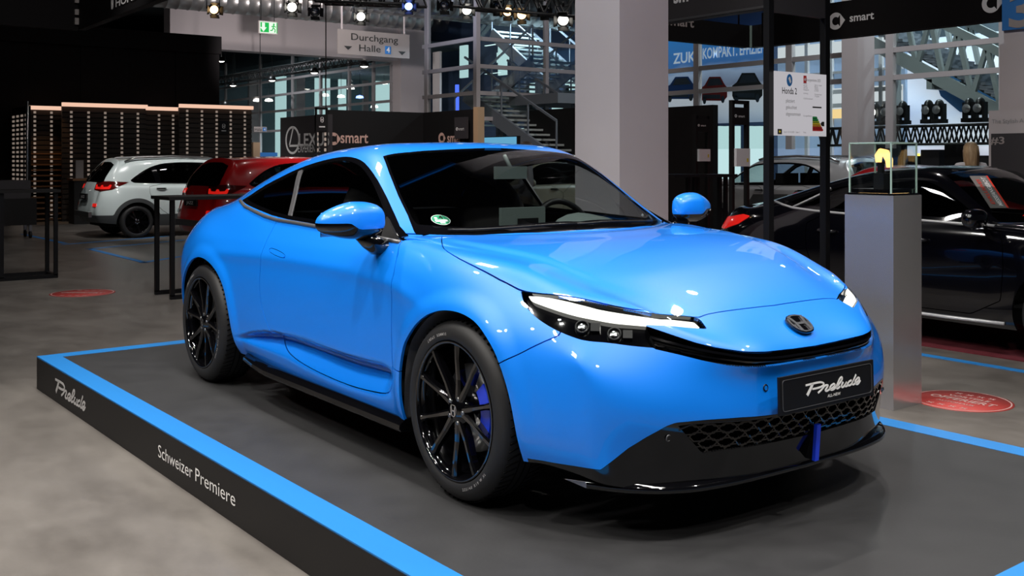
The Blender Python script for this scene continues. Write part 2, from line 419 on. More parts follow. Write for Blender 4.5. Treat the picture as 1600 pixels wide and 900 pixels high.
# ======================================================================
# the blue coupe on the stage (car frame: front axle at x = 0, +x forward, y = 0 centre line)
# ======================================================================
def part_surf(name, S, mat, parent, flange=.012, off=0.):
    """one body panel with its returned edge"""
    V = S.V-S.N*off; N = S.N; F = list(S.F)
    if flange:
        cnt = {}
        for f in F:
            for i in range(len(f)):
                a, b = f[i-1], f[i]; k = (a, b) if a < b else (b, a)
                cnt[k] = None if k in cnt else (a, b)
        E_ = [e for e in cnt.values() if e]
        if E_:
            eV, eN = [], []; n0 = len(V)
            for a, b in E_:
                pa, pb = V[a], V[b]; qa, qb = pa-N[a]*flange, pb-N[b]*flange
                nn = np.cross(pa-pb, qa-pb); l = np.linalg.norm(nn); nn = nn/l if l > 1e-12 else N[a]
                k = n0+len(eV); eV += [pb, pa, qa, qb]; eN += [nn]*4; F.append((k, k+1, k+2, k+3))
            V = np.vstack([V, eV]); N = np.vstack([N, eN])
    return mk(name, V, F, mat, parent, True, N)
def side_split(S, sgn):
    return clip(S, -sgn*S.V[:,1])       # sgn +1 keeps y >= 0
def masked(d, m): return np.where(m, d, .5)

# --- outlines of the panels, measured in the car frame ---
WS = [(-1.09,.601),(-1.058,.471),(-1.045,.313),(-1.03,.138),(-1.026,-.2),(-.27,-.2),(-.285,.15),(-.309,.276),(-.404,.528),(-.477,.633),(-.569,.739),(-.69,.704),(-.814,.68),(-.956,.644)]
DLO = [(-2.408,1.04),(-2.237,1.116),(-1.996,1.178),(-1.804,1.225),(-1.593,1.262),(-1.433,1.281),(-1.321,1.285),(-1.208,1.273),(-1.115,1.248),(-.988,1.192),(-.864,1.119),(-.734,1.033),(-.627,.964),(-.525,.929),(-.676,.936),(-.896,.943),(-1.316,.959),(-1.763,.970),(-2.081,1.004)]
PIL = [(-1.81,1.26),(-1.726,1.107),(-1.648,.95),(-1.615,.95),(-1.690,1.108),(-1.765,1.26)]
DOOR = [(-.532,.95),(-.526,.925),(-.473,.877),(-.446,.803),(-.442,.674),(-.444,.57),(-.442,.492),(-.437,.41),(-.455,.35),(-.491,.303),(-.691,.285),(-.868,.278),(-1.083,.284),(-1.313,.301),(-1.44,.322),(-1.53,.345),(-1.60,.372),(-1.66,.415),(-1.743,.503),(-1.776,.58),(-1.783,.668),(-1.770,.766),(-1.763,.863),(-1.763,1.0)]
BUMP = [(.50,.97),(.49,.67),(.433,.636),(.383,.605),(.336,.578),(.29,.552),(.2,.5),(.2,-.1),(2,-.1),(2,.97)]
FEND = [(-.532,1.05),(-.532,.93),(-.526,.925),(-.473,.877),(-.446,.803),(-.442,.674),(-.444,.57),(-.442,.492),(-.437,.424),(-.30,.422),(.2,.41),(.6,.41),(.7,1.05)]
HOOD = [(-.25,0),(-.262,.15),(-.287,.276),(-.382,.528),(-.428,.69),(-.41,.708),(-.303,.778),(-.211,.823),(-.103,.843),(.019,.846),(.151,.838),(.224,.826),(.28,.817),(.34,.793),(.40,.757),(.463,.716),(.53,.673),(.584,.633),(.642,.582),(.687,.474),(.735,.392),(.731,.35),(.733,.298),(.745,0)]
LAMP = [(-.54,.80),(-.451,.798),(-.319,.791),(-.191,.78),(-.065,.763),(.059,.751),(.213,.733),(.337,.724),(.357,.713),(.38,.693),(.304,.698),(.197,.708),(.087,.710),(.106,.681),(.139,.639),(.031,.645),(-.09,.655),(-.203,.658),(-.274,.671),(-.355,.69),(-.446,.72),(-.504,.751),(-.529,.778)]
DRL = [(-.503,.789),(-.417,.79),(-.317,.782),(-.204,.767),(-.126,.754),(.029,.741),(.182,.728),(.321,.715),(.35,.699),(.212,.709),(.06,.718),(-.093,.726),(-.202,.737),(-.313,.753),(-.413,.769),(-.496,.782)]
GRIL = [(.607,.712),(.569,.695),(.526,.675),(.481,.655),(.433,.641),(.361,.628),(.275,.621),(.117,.613),(0,.611),(-.1,.611),(-.1,.5655),(0,.5655),(.168,.567),(.283,.570),(.355,.574),(.414,.583),(.474,.598),(.541,.619),(.606,.6375)]
BLACK = [(1.2,.245),(.775,.245),(.757,.266),(.709,.319),(.661,.358),(.609,.392),(.581,.402),(.492,.406),(.368,.407),(.215,.401),(0,.396),(-1.2,.396),(-1.2,0),(1.2,0)]
HONEY = [(.575,.392),(.492,.399),(.368,.400),(.215,.394),(0,.39),(-.1,.39),(-.1,.298),(0,.298),(.247,.300),(.425,.298),(.487,.293)]
ARF = [(-.372,.0),(-.376,.375),(-.336,.523),(-.28,.585),(-.22,.635),(-.145,.677),(-.065,.703),(.0,.711),(.06,.711),(.12,.702),(.18,.682),(.245,.637),(.298,.58),(.355,.455),(.384,.30),(.39,.0)]
ARR = [(-2.12,0),(-2.128,.30),(-2.15,.42),(-2.2,.55),(-2.255,.615),(-2.33,.665),(-2.45,.705),(-2.56,.716),(-2.66,.706),(-2.76,.672),(-2.86,.605),(-2.94,.52),(-2.985,.40),(-3.0,0)]
ARF = smooth_poly(ARF, 2, (0, 15)); ARR = smooth_poly(ARR, 2, (0, 13))
DOOR = smooth_poly(DOOR, 2, (0, 23)); DLO = smooth_poly(DLO, 1, (0, 13)); LAMP = smooth_poly(LAMP, 1, (0, 8, 9, 12, 14)); DRL = smooth_poly(DRL, 1, (0, 7, 8))
HOOD = smooth_poly(HOOD, 1, (0, 20, 23))

V, F = car_surface(HR, HXEND, HSH, HST, HF, HB, 4)
# relax the front corners so that the bumper turns evenly from face to flank
_E = np.unique(np.sort(np.vstack([F[:,[0,1]],F[:,[1,2]],F[:,[2,3]],F[:,[3,0]]]), axis=1), axis=0); _deg = np.bincount(_E.ravel(), minlength=len(V)).astype(float)
_w = sstep(.36, .50, V[:,0])*sstep(.44, .56, np.abs(V[:,1]))*sstep(.20, .30, V[:,2])*(1-sstep(.66, .73, V[:,2])); _w = _w[:,None]*.6
for _ in range(90):
    A_ = np.stack([np.bincount(_E[:,0], V[_E[:,1],k], len(V))+np.bincount(_E[:,1], V[_E[:,0],k], len(V)) for k in range(3)], 1)/_deg[:,None]
    V = V+(A_-V)*_w
ax, ay, az = V[:,0].copy(), np.abs(V[:,1]), V[:,2].copy(); sg = np.sign(V[:,1])
# flared lips round the wheel arches
side = (ay > .6) & (az < .85)
for P_ in (ARF, ARR):
    d = sdf(np.stack([ax, az], 1), P_)
    V[:,1] += np.where(side, sg*.013*(1-sstep(.012, .085, d)), 0)
# the scooped-out lower door
zt = pchip([-2.25,-2.088,-1.873,-1.668,-1.441,-1.23,-.848,-.51,-.40,-.3], [.312,.326,.373,.404,.419,.421,.417,.424,.41,.40], ax)
zb = pchip([-2.25,-1.84,-1.6,-1.474,-1.313,-.868,-.491,-.40,-.3], [.300,.312,.315,.310,.292,.268,.292,.32,.33], ax)
t = np.clip((zt-az)/np.maximum(zt-zb, .004), 0, 1.2)
prof = np.where(t < .22, sstep(0, .22, t), 1-sstep(.22, 1.12, t)*1.0)
along = sstep(-2.15, -1.75, ax)*(1-sstep(-.56, -.425, ax))
V[:,1] -= np.where((ay > .6) & (az < .6), sg*.058*prof*along, 0)
# soft shoulder crease along the flanks, and the two long folds of the bonnet
zc = pchip([-3.0,-2.2,-1.687,-.989,-.519,-.198,.2], [.74,.76,.779,.787,.77,.705,.62], ax)
V[:,1] += np.where(ay > .7, sg*.006*np.exp(-((az-zc)/.035)**2)*sstep(-2.7,-2.2,ax)*(1-sstep(-.4,-.05,ax)), 0)
yc = pchip([-.45,-.1,.18,.364,.6], [.705,.68,.602,.56,.45], ax)
V[:,2] -= np.where((az > .7) & (ax > -.5), .010*sstep(-.005,.045,ay-yc)*(1-sstep(.06,.16,ay-yc))*sstep(-.42,-.2,ax)*(1-sstep(.3,.6,ax)), 0)
N0 = vnormals(V, F)
S0 = Surf(V, N0, [tuple(map(int, f)) for f in F])
BV = BVHTree.FromPolygons([tuple(v) for v in V], S0.F)
def front_x(y, z):
    h = BV.ray_cast(Vector((3, y, z)), Vector((-1, 0, 0))); return (h[0].x, h[1]) if h[0] is not None else (None, None)
def side_y(x, z):
    h = BV.ray_cast(Vector((x, -3, z)), Vector((0, 1, 0))); return h[0].y if h[0] is not None else -.9
def top_z(x, y):
    h = BV.ray_cast(Vector((x, y, 3)), Vector((0, 0, -1))); return h[0].z, h[1]

coupe = empty('sports_coupe', (0,0,GZ+.0045), 0, 'bright blue two-door coupe with black wheels standing on the black stage', 'car')
def XZ(S): return S.V[:,[0,2]]
def YZ(S): return np.stack([np.abs(S.V[:,1]), S.V[:,2]], 1)
def XY(S): return np.stack([S.V[:,0], np.abs(S.V[:,1])], 1)
def SZ(S): return np.stack([S.V[:,0]-np.abs(S.V[:,1]), S.V[:,2]], 1)
G = .0022
S = S0
f = masked(np.minimum(sdf(XZ(S), ARF), sdf(XZ(S), ARR)), np.abs(S.V[:,1]) > .5); S = clip(S, -f)
shell0 = S
# windscreen and rear window
f = masked(sdf(XY(S), WS), (S.V[:,2] > .9)); wind = clip(S, f); S = clip(S, -f)
RW = [(-2.95,-.2),(-2.95,.40),(-2.8,.46),(-2.3,.50),(-2.1,.50),(-2.06,.3),(-2.05,-.2)]
f = masked(sdf(XY(S), RW), S.V[:,2] > .95); rearw = clip(S, f); S = clip(S, -f)
# side windows
f = masked(sdf(XZ(S), DLO), (np.abs(S.V[:,1]) > .55) & (S.V[:,2] > .85)); dlo = clip(S, f); S = clip(S, -f)
# bonnet
f = masked(sdf(XY(S), HOOD+[(x, -y) for x, y in HOOD[::-1]]), S.V[:,2] > .66)
part_surf('bonnet', clip(S, f+G), 'paint_blue', coupe); S = clip(S, -f+G)
# headlamps, grille, lower front
f = masked(sdf(SZ(S), LAMP), (S.V[:,0] > .15) & (S.V[:,2] > .5)); lamps = clip(S, f); S = clip(S, -f)
f = masked(sdf(YZ(S), GRIL), S.V[:,0] > .45); gril = clip(S, f); S = clip(S, -f)
f = masked(sdf(YZ(S), BLACK), S.V[:,0] > .40); black = clip(S, f); S = clip(S, -f+G*.5)
f = masked(sdf(XZ(S), BUMP), S.V[:,0] > .1); part_surf('front_bumper', clip(S, f+G), 'paint_blue', coupe); S = clip(S, -f+G)
for sgn in (-1, 1):
    H = side_split(S, sgn)
    f = sdf(XZ(H), DOOR); H2 = clip(H, f+G)
    HAN = smooth_poly([(-1.70,.829),(-1.49,.808),(-1.485,.783),(-1.695,.804)], 2)
    g = sdf(XZ(H2), HAN); han = clip(H2, g+.001); H2 = clip(H2, -g+.0016)
    dr = part_surf('door', H2, 'paint_blue', coupe); part_surf('door_handle', han, 'paint_blue', dr, .02)
    R2 = clip(H, -f+G); fe = sdf(XZ(R2), FEND)
    part_surf('fender', clip(R2, masked(fe, R2.V[:,0] > -.6)+G), 'paint_blue', coupe)
f = masked(sdf(XZ(S), DOOR), np.ones(len(S.V), bool)); S = clip(S, -f+G)
f = masked(sdf(XZ(S), FEND), S.V[:,0] > -.6); S = clip(S, -f+G)
# tail lamps on the rear corners
TL = [(-3.9,.80),(-3.12,.79),(-3.12,.835),(-3.9,.86)]
f = masked(sdf(XZ(S), TL), S.V[:,0] < -3.0); tl = clip(S, f+.001); S = clip(S, -f+.001)
pbsdf('tail_red', (.5,.01,.01), .12, coat=1.)
part_surf('tail_lamp', tl, 'tail_red', coupe, .02)
part_surf('body_shell', S, 'paint_blue', coupe)
# dark structure under the panel gaps
I = shell0
for poly, proj_, m in ((WS, XY, lambda q: q.V[:,2] > .9), (DLO, XZ, lambda q: (np.abs(q.V[:,1]) > .5) & (q.V[:,2] > .85)),
                       (RW, XY, lambda q: q.V[:,2] > .95), (GRIL, YZ, lambda q: q.V[:,0] > .45), (HONEY, YZ, lambda q: q.V[:,0] > .45), (LAMP, SZ, lambda q: (q.V[:,0] > .15) & (q.V[:,2] > .5))):
    I = clip(I, -masked(sdf(proj_(I), poly), m(I))+.012)
mk('inner_frame', I.V-I.N*.014, I.F, 'matte_black', coupe, True)
# glass
f = np.where(np.abs(wind.V[:,1]) < .05, .05, -sdf(XY(wind), WS))
fb = np.minimum(f/.013, (pchip([0,.276,.528,.739], [-.27,-.309,-.404,-.569], np.abs(wind.V[:,1]))-wind.V[:,0])/.085)
fr = part_surf('windscreen_border', clip(wind, fb-1), 'gloss_black', coupe, .006)
ws = part_surf('windscreen', clip(wind, 1-fb), 'windscreen_glass', coupe, 0)
part_surf('rear_window', rearw, 'tint_glass', coupe, 0)
for sgn in (-1, 1):
    D = side_split(dlo, sgn); f = sdf(XZ(D), DLO)
    part_surf('window_frame', clip(D, -f-.019), 'gloss_black', coupe, .012)
    D = clip(D, f+.019); g = sdf(XZ(D), PIL)
    part_surf('window_divider', clip(D, g), 'grey_trim', coupe, .008, -.002)
    D = clip(D, -g)
    k = D.V[:,0]-(-1.69)-(D.V[:,2]-1.108)*-.51
    part_surf('door_window', clip(D, -k), 'door_glass', coupe, 0, .003); part_surf('quarter_window', clip(D, k), 'tint_glass', coupe, 0, .003)
    m = MB()                               # bright moulding along the window sill
    pts = [(-2.42,1.035),(-2.25,1.012),(-2.081,.992),(-1.92,.972),(-1.763,.960),(-1.55,.956),(-1.316,.950),(-1.1,.943),(-.896,.936),(-.676,.930),(-.53,.924)]
    m.tube([(x, -sgn*(side_y(x, z)-.003), z) for x, z in pts], .010, 6); m.build('sill_moulding', 'grey_trim', coupe)
    tri = [(-.56,.93),(-.69,.937),(-.742,1.02)]
    q = [(x, -sgn*(side_y(x, z)-.006), z) for x, z in tri]; MB().add(q+[(a, b-sgn*.01, c) for a, b, c in q], [(0,1,2),(5,4,3),(0,3,4,1),(1,4,5,2),(2,5,3,0)]).build('mirror_triangle', 'satin_black', coupe)
# headlamps
for sgn in (-1, 1):
    L = side_split(lamps, sgn)
    hl = part_surf('headlamp', L, 'lamp_glass', coupe, 0)
    part_surf('lamp_housing', Surf(L.V-L.N*.03, L.N, L.F), 'gloss_black', hl, -.03)
    d = sdf(SZ(L), DRL); part_surf('daylight_strip', Surf(clip(L, d).V-clip(L, d).N*.006, clip(L, d).N, clip(L, d).F), 'daylight_led', hl, .02)
    for s_, z_ in ((-.22,.712),(-.06,.690)):
        # projector lens inside the housing
        c = min(((v, n) for v, n in zip(L.V, L.N)), key=lambda q: (q[0][0]-abs(q[0][1])-s_)**2+(q[0][2]-z_)**2)
        fr_ = frame(c[0]-c[1]*.032, (0,0,1), np.cross(c[1], (0,0,1))); fr_ = frame(fr_.translation, np.cross((0,0,1), c[1]), np.cross(c[1], np.cross((0,0,1), c[1])))
        m = MB(); m.lathe([(.025,0),(.025,.016),(.020,.018),(.0195,.012)], 20, 0); m.lathe([(.0192,.010),(.014,.013),(.008,.015),(.001,.016)], 20, 1); m.box((.045,.0,.008), (.032,.03,.016), 0)
        m.V = [tuple(fr_ @ Vector(v)) for v in m.V]; m.build('projector', ['satin_black', 'chrome'], hl)
# grille: recess, two slats
gr = part_surf('grille', Surf(gril.V-gril.N*.045, gril.N, gril.F), 'matte_black', coupe, -.045)
yk = np.abs(gril.V[:,1])
zm = pchip([0,.15,.25,.335,.404,.476,.546,.6], [.588,.590,.595,.602,.614,.630,.652,.672], yk)
for o_, w_, of in ((.004,.0045,.006),(-.016,.0035,.012)):
    b = clip(gril, np.abs(gril.V[:,2]-zm-o_)-w_); part_surf('grille_slat', b, 'gloss_black', gr, .02, of)
# lower front: gloss black apron with honeycomb inlet
f = masked(sdf(YZ(black), HONEY), black.V[:,0] > .4)
ap = part_surf('front_apron', clip(black, -f), 'gloss_black', coupe, .02)
hb = clip(black, f); part_surf('inlet_recess', Surf(hb.V-hb.N*.06, hb.N, hb.F), 'matte_black', ap, -.06)
m = MB(); cw, chh = .062, .030
for r in range(-1, 5):
    for c in range(-10, 11):
        y = (c+(.5 if r % 2 else 0))*cw; z = .300+r*chh*.82
        hexp = [(y-cw*.5, z), (y-cw*.27, z+chh*.5), (y+cw*.27, z+chh*.5), (y+cw*.5, z), (y+cw*.27, z-chh*.5), (y-cw*.27, z-chh*.5)]
        if sdf(np.array([[abs(y), z]]), HONEY)[0] > .004: continue
        P3 = []
        for yy, zz in hexp:
            x_, _n = front_x(yy, zz)
            P3.append((x_-.018 if x_ else .9, yy, zz))
        for i in range(6): m.bar(P3[i-1], P3[i], .022, .0045)
o = m.build('honeycomb_mesh', 'gloss_black', ap); o['kind'] = 'stuff'
m = MB(); m.tube([(front_x(y, .405+.0*y)[0]-.006, y, .398-.02*(abs(y) > .55)) for y in np.linspace(-.57, .57, 25)], .006, 6); m.build('inlet_rim', 'gloss_black', ap)
# splitter lip along the bottom
m = MB(); ys = np.linspace(-.78, .78, 45); sec = []
for y in ys:
    x0 = pchip([0,.3,.5,.62,.72,.80], [.885,.875,.845,.79,.70,.56], abs(y)); e = sstep(.70, .62, abs(y))
    sec.append([(x0-.14, y, .205), (x0-.012, y*1.005, .200-.004*e), (x0+.004*e, y*1.008, .188), (x0+.003*e, y*1.008, .172), (x0-.16, y*.98, .165)])
Vv = [p for q in sec for p in q]; Ff = [(i*5+k, i*5+k+1, (i+1)*5+k+1, (i+1)*5+k) for i in range(44) for k in range(4)]
m.add(Vv, [t[::-1] for t in Ff], 0, True); m.build('splitter_lip', 'gloss_black', coupe)
x_, n_ = front_x(.0, .25); m = MB()
m.bar((.935, .0, .335), (.925, .0, .205), .013, .022); sf = m.build('splitter_fin', 'caliper_blue', coupe); MB().box((.885,0,.268), (.07,.011,.125)).build('fin_web', 'satin_black', sf)
# underbody, wheel liners, skirts
m = MB(); m.box((-1.32,0,.24), (4.0,1.15,.10)); m.box((-1.3,0,.235), (1.75,1.62,.08)); m.build('underbody', 'matte_black', coupe)
for x0, P_ in ((0, ARF), (-2.605, ARR)):
    for sgn in (-1, 1):
        pts = [p for p in P_ if p[1] > (.30 if p[0] > x0 else .14)]; m = MB(); n = len(pts)
        Vv = [(x, sgn*y, z) for y in (.905,.60) for x, z in [(a, b) for a, b in pts]]
        Vv = [(x+(x-(x0-.02))*.03 if x > -2.8 else x+.04, sgn*(abs(y)-(.10*sstep(-2.55,-2.95,x) if abs(y) > .8 else 0)), z+.006) for x, y, z in Vv]
        m.add(Vv, [(i, i+1, n+i+1, n+i) for i in range(n-1)]+[tuple(range(n, 2*n))]); m.build('wheel_liner', 'felt', coupe)
for sgn in (-1, 1):
    m = MB(); xs = np.linspace(-2.02, -.372, 12); sec = [(.865,.232),(.905,.226),(.934,.205),(.936,.188),(.925,.176),(.80,.172)]
    Vv = [(x, sgn*(y-.02*(1-sstep(-2.02,-1.8,x))), z+(.02*(1-sstep(-2.02,-1.75,x)))) for x in xs for y, z in sec]; k = len(sec)
    m.add(Vv, [(i*k+j, i*k+j+1, (i+1)*k+j+1, (i+1)*k+j) for i in range(11) for j in range(k-1)]+[tuple(range(k)), tuple(range(11*k, 12*k))], 0, False)
    m.build('side_skirt', 'gloss_black', coupe)
# wheels
def wheel(x0, sgn, front):
    w_ = bpy.data.objects.new('wheel', None); link(w_); w_.parent = coupe; w_.location = (x0, sgn*.934, .335); w_.rotation_euler = (0, .35 if front else .1, 0 if sgn < 0 else PI)
    # local: +y points into the car, 0 = outer face
    m = MB(); m.lathe([(.262,.006),(.272,.000),(.300,.004),(.318,.016),(.3290,.030),(.334,.050),(.3352,.085),(.3352,.150),(.334,.185),(.329,.205),(.318,.220),(.29,.232),(.262,.228)], 96, 0, 'y')
    for k in range(72):                      # tread blocks' cross grooves
        a = 2*PI*k/72
        for h0, h1 in ((.030,.082),(.154,.204)):
            m.bar((.3345*math.cos(a), h0, .3345*math.sin(a)), (.3352*math.cos(a+.05), h1, .3352*math.sin(a+.05)), .0035, .006, 1)
    for h in (.088,.118,.148): m.lathe([(.3358,h-.004),(.3358,h+.004)], 96, 1, 'y')
    m.build('tyre', ['rubber', 'matte_black'], w_)
    m = MB(); m.lathe([(.2585,.004),(.2600,.010),(.2590,.020),(.246,.024),(.240,.04),(.236,.10),(.232,.2)], 96, 0, 'y')
    m.lathe([(.2585,.004),(.2520,.003),(.2465,.008),(.246,.024)], 96, 0, 'y'); m.build('rim', 'gloss_black', w_)
    m = MB()
    m.lathe([(.001,.014),(.030,.014),(.034,.018),(.058,.026),(.066,.05),(.06,.09)], 32, 0, 'y')
    for k in range(10):
        a0 = 2*PI*(k//2)/5+(.17 if k % 2 else -.17)+PI/2
        a1 = a0+(.12 if k % 2 else -.12)
        c0, c1 = np.array((math.cos(a0), math.sin(a0))), np.array((math.cos(a1), math.sin(a1)))
        P0, P1 = c0*.045, c1*.249; d_ = (P1-P0)/np.linalg.norm(P1-P0); n_ = np.array((-d_[1], d_[0])); V_ = []
        for t_, w0, y0, dp in ((0,.017,.020,.035),(.35,.0125,.020,.035),(.75,.0105,.012,.03),(1.,.016,.010,.03)):
            p = P0+(P1-P0)*t_
            V_ += [(*(p-n_*w0)[:1], y0+.008, (p-n_*w0)[1]), ((p-n_*w0*.45)[0], y0, (p-n_*w0*.45)[1]), ((p+n_*w0*.45)[0], y0, (p+n_*w0*.45)[1]), ((p+n_*w0)[0], y0+.008, (p+n_*w0)[1]), ((p+n_*w0)[0], y0+dp, (p+n_*w0)[1]), ((p-n_*w0)[0], y0+dp, (p-n_*w0)[1])]
        m.add(V_, [(i*6+j, i*6+(j+1) % 6, (i+1)*6+(j+1) % 6, (i+1)*6+j) for i in range(3) for j in range(6)])
    m.build('spokes', 'gloss_black', w_)
    m = MB()
    for k in range(5):
        a = 2*PI*k/5+PI/2; m.lathe([(.001,.018),(.008,.018),(.009,.022),(.009,.05)], 8, 0, 'y', (.047*math.cos(a), 0, .047*math.sin(a)))
    m.build('wheel_nuts', 'steel', w_)['kind'] = 'stuff'
    fr_ = Matrix(((1,0,0,0),(0,0,-1,.0125),(0,1,0,0),(0,0,0,1))) @ Matrix.Rotation(.35 if front else .1, 4, 'Z') @ Matrix.Scale(.62, 4)
    m = MB(); h_emblem(m, fr_, .034, .036, 0); m.build('wheel_emblem', 'chrome', w_)
    m = MB(); m.lathe([(.06,.10),(.165,.10),(.165,.125),(.06,.125)], 48, 0, 'y'); m.build('brake_disc', 'steel', w_)
    # side-wall writing, one letter at a time round the tyre
    if sgn < 0:
        for word, a_mid in ((('235/40 R19 W XL'), -.62 if front else -.2), ('SUMMER SPORT', 2.3)):
            m = MB()
            for i, ch in enumerate(word):
                if ch == ' ': continue
                a = a_mid-(i-len(word)/2)*-.042
                # letters read along the circle
                c_ = Vector((.289*math.cos(a), -.0006, .289*math.sin(a)))
                add_text(m, ch, frame(c_, (-math.sin(a), 0, math.cos(a)), (-math.cos(a), 0, -math.sin(a))), .0105, None, 'c', 0, -.0012, .01)
            m.build('tyre_lettering', 'grey_print', w_)['kind'] = 'stuff'
    return w_
def h_emblem(m, fr_, w_, h_, mi=0):
    """rounded badge outline with a flared H inside"""
    o_ = smooth_poly([(-w_,h_),(w_,h_),(w_*.82,-h_),(-w_*.82,-h_)], 2); i_ = [(x*.86, y*.88) for x, y in o_]; n = len(o_)
    for i in range(n):
        j = (i+1) % n; m.prism([o_[i], i_[i], i_[j], o_[j]], .003, fr_, mi)
    for s in (-1, 1):
        m.prism([(s*w_*.74,h_*.85),(s*w_*.50,h_*.85),(s*w_*.30,0),(s*w_*.36,-h_*.85),(s*w_*.60,-h_*.85),(s*w_*.56,0)][::s], .004, fr_, mi)
    m.prism([(-w_*.34,h_*.10),(w_*.34,h_*.10),(w_*.34,-h_*.14),(-w_*.34,-h_*.14)], .004, fr_, mi)
for x0 in (0, -2.605):
    for sgn in (-1, 1):
        w_ = wheel(x0, sgn, x0 == 0)
        if sgn < 0:                          # blue caliper behind the spokes, towards the front of the wheel
            m = MB(); a0, a1 = -.55, .62; n = 9; Vv = []
            for i in range(n):
                a = a0+(a1-a0)*i/(n-1)
                for r_, y_ in ((.120,.052),(.178,.052),(.186,.07),(.186,.13),(.120,.13)): Vv.append((r_*math.cos(a), y_, r_*math.sin(a)))
            m.add(Vv, [(i*5+j, i*5+(j+1) % 5, (i+1)*5+(j+1) % 5, (i+1)*5+j) for i in range(n-1) for j in range(5)]+[(4,3,2,1,0), tuple(range((n-1)*5, n*5))])
            c_ = m.build('brake_caliper', 'caliper_blue' if x0 == 0 else 'satin_black', w_); c_.rotation_euler = (0, -w_.rotation_euler[1]-.1, 0)
# badge on the nose
z0 = .672; x0, n0 = front_x(0, z0); n0 = Vector(n0); n0 = n0 if n0.x > 0 else -n0
fr_ = frame(Vector((x0+.006, 0, z0+.002))+n0*.003, (0,1,0), n0.cross(Vector((0,1,0))))
em = MB(); em.prism(smooth_poly([(-.062,.047),(.062,.047),(.05,-.047),(-.05,-.047)], 2), .006, fr_, 0); em.build('badge_plate', 'gloss_black', coupe)
m = MB(); f2 = fr_ @ Matrix.Translation((0,0,.006)); h_emblem(m, f2, .056, .043, 0); m.build('badge', 'dark_chrome', coupe)
# number plate with the script name
SCRIPT = [[(.125,.118),(.1,.084),(.065,.045),(.023,0)],[(0,.113),(.092,.115),(.201,.117),(.28,.111),(.321,.09),(.296,.068),(.225,.058),(.116,.058)],
 [(.213,.001),(.272,.027),(.335,.063),(.379,.068),(.393,.058),(.367,.034),(.345,.013),(.371,.003),(.415,.013)],
 [(.415,.013),(.479,.022),(.518,.047),(.503,.065),(.455,.052),(.429,.026),(.455,.003),(.503,.007)],
 [(.503,.007),(.593,.049),(.654,.094),(.65,.121),(.617,.111),(.568,.057),(.544,.021),(.568,.005),(.617,.021)],
 [(.676,.063),(.643,.028),(.654,.007),(.691,.016),(.744,.055)],[(.744,.055),(.71,.024),(.718,.008),(.757,.013)],
 [(.832,.064),(.786,.054),(.758,.028),(.783,.01),(.832,.023),(.873,.063),(.92,.118)],[(.873,.063),(.845,.026),(.863,.01),(.899,.02)],
 [(.899,.02),(.958,.037),(.981,.065),(.958,.077),(.911,.051),(.901,.024),(.932,.005),(.966,.013),(1.,.042)]]
def script_name(m, fr_, width, thick=.022, ky=1., mi=0):
    for i, s in enumerate(SCRIPT):
        m.ribbon([(x*width, y*width*ky) for x, y in s], (thick*1.7 if i == 0 else thick)*width, .0012, fr_, mi, 6)
pl = MB(); tilt = .03
fp = frame(Vector((.972,0,.475)), (0,1,0), (-tilt,0,1))
rr = lambda w_, h_: smooth_poly([(-w_,-h_),(-w_+.012,-h_),(w_-.012,-h_),(w_,-h_),(w_,h_),(-w_,h_)], 0)
pl.prism([(-.266,-.064),(.266,-.064),(.266,.064),(-.266,.064)], .009, fp, 0)
pl.build('number_plate', 'satin_black', coupe); pn = bpy.data.objects['number_plate']
m = MB(); oo = round_rect(.252,.053,.012); ii = [(x*.993, y*.97) for x, y in oo]
for i in range(len(oo)): m.prism([oo[i], oo[(i+1) % len(oo)], ii[(i+1) % len(oo)], ii[i]], .011, fp, 0)
m.build('plate_edge', 'grey_trim', pn)
m = MB(); f3 = fp @ Matrix.Translation((-.128,-.014,.0092)); script_name(m, f3, .312, .021)
add_text(m, 'ALL-NEW', fp @ Matrix.Translation((.028,-.036,.0092)), .0105, .074, 'c', 0, .001, .012); m.build('plate_script', 'white_print', pn)
m = MB(); m.box((.953,0,.475), (.034,.3,.09)); m.build('plate_bracket', 'matte_black', pn)
# parking sensors
for y, z, c_ in ((-.264,.496,'paint_blue'),(.264,.496,'paint_blue'),(-.60,.352,'gloss_black'),(.60,.352,'gloss_black')):
    x_, n_ = front_x(y, z); n_ = Vector(n_); n_ = n_ if n_.x > 0 else -n_
    f4 = frame(Vector((x_, y, z)), (0,1,0), n_.cross(Vector((0,1,0)))); m = MB()
    m.lathe([(.009,.001),(.009,.003),(.011,.003),(.0125,.0005)], 20, 1); m.lathe([(.001,.002),(.009,.0015)], 20, 0)
    m.V = [tuple(f4 @ Vector(v)) for v in m.V]; m.build('parking_sensor', [c_, 'grey_trim' if c_ == 'gloss_black' else 'satin_black'], coupe)
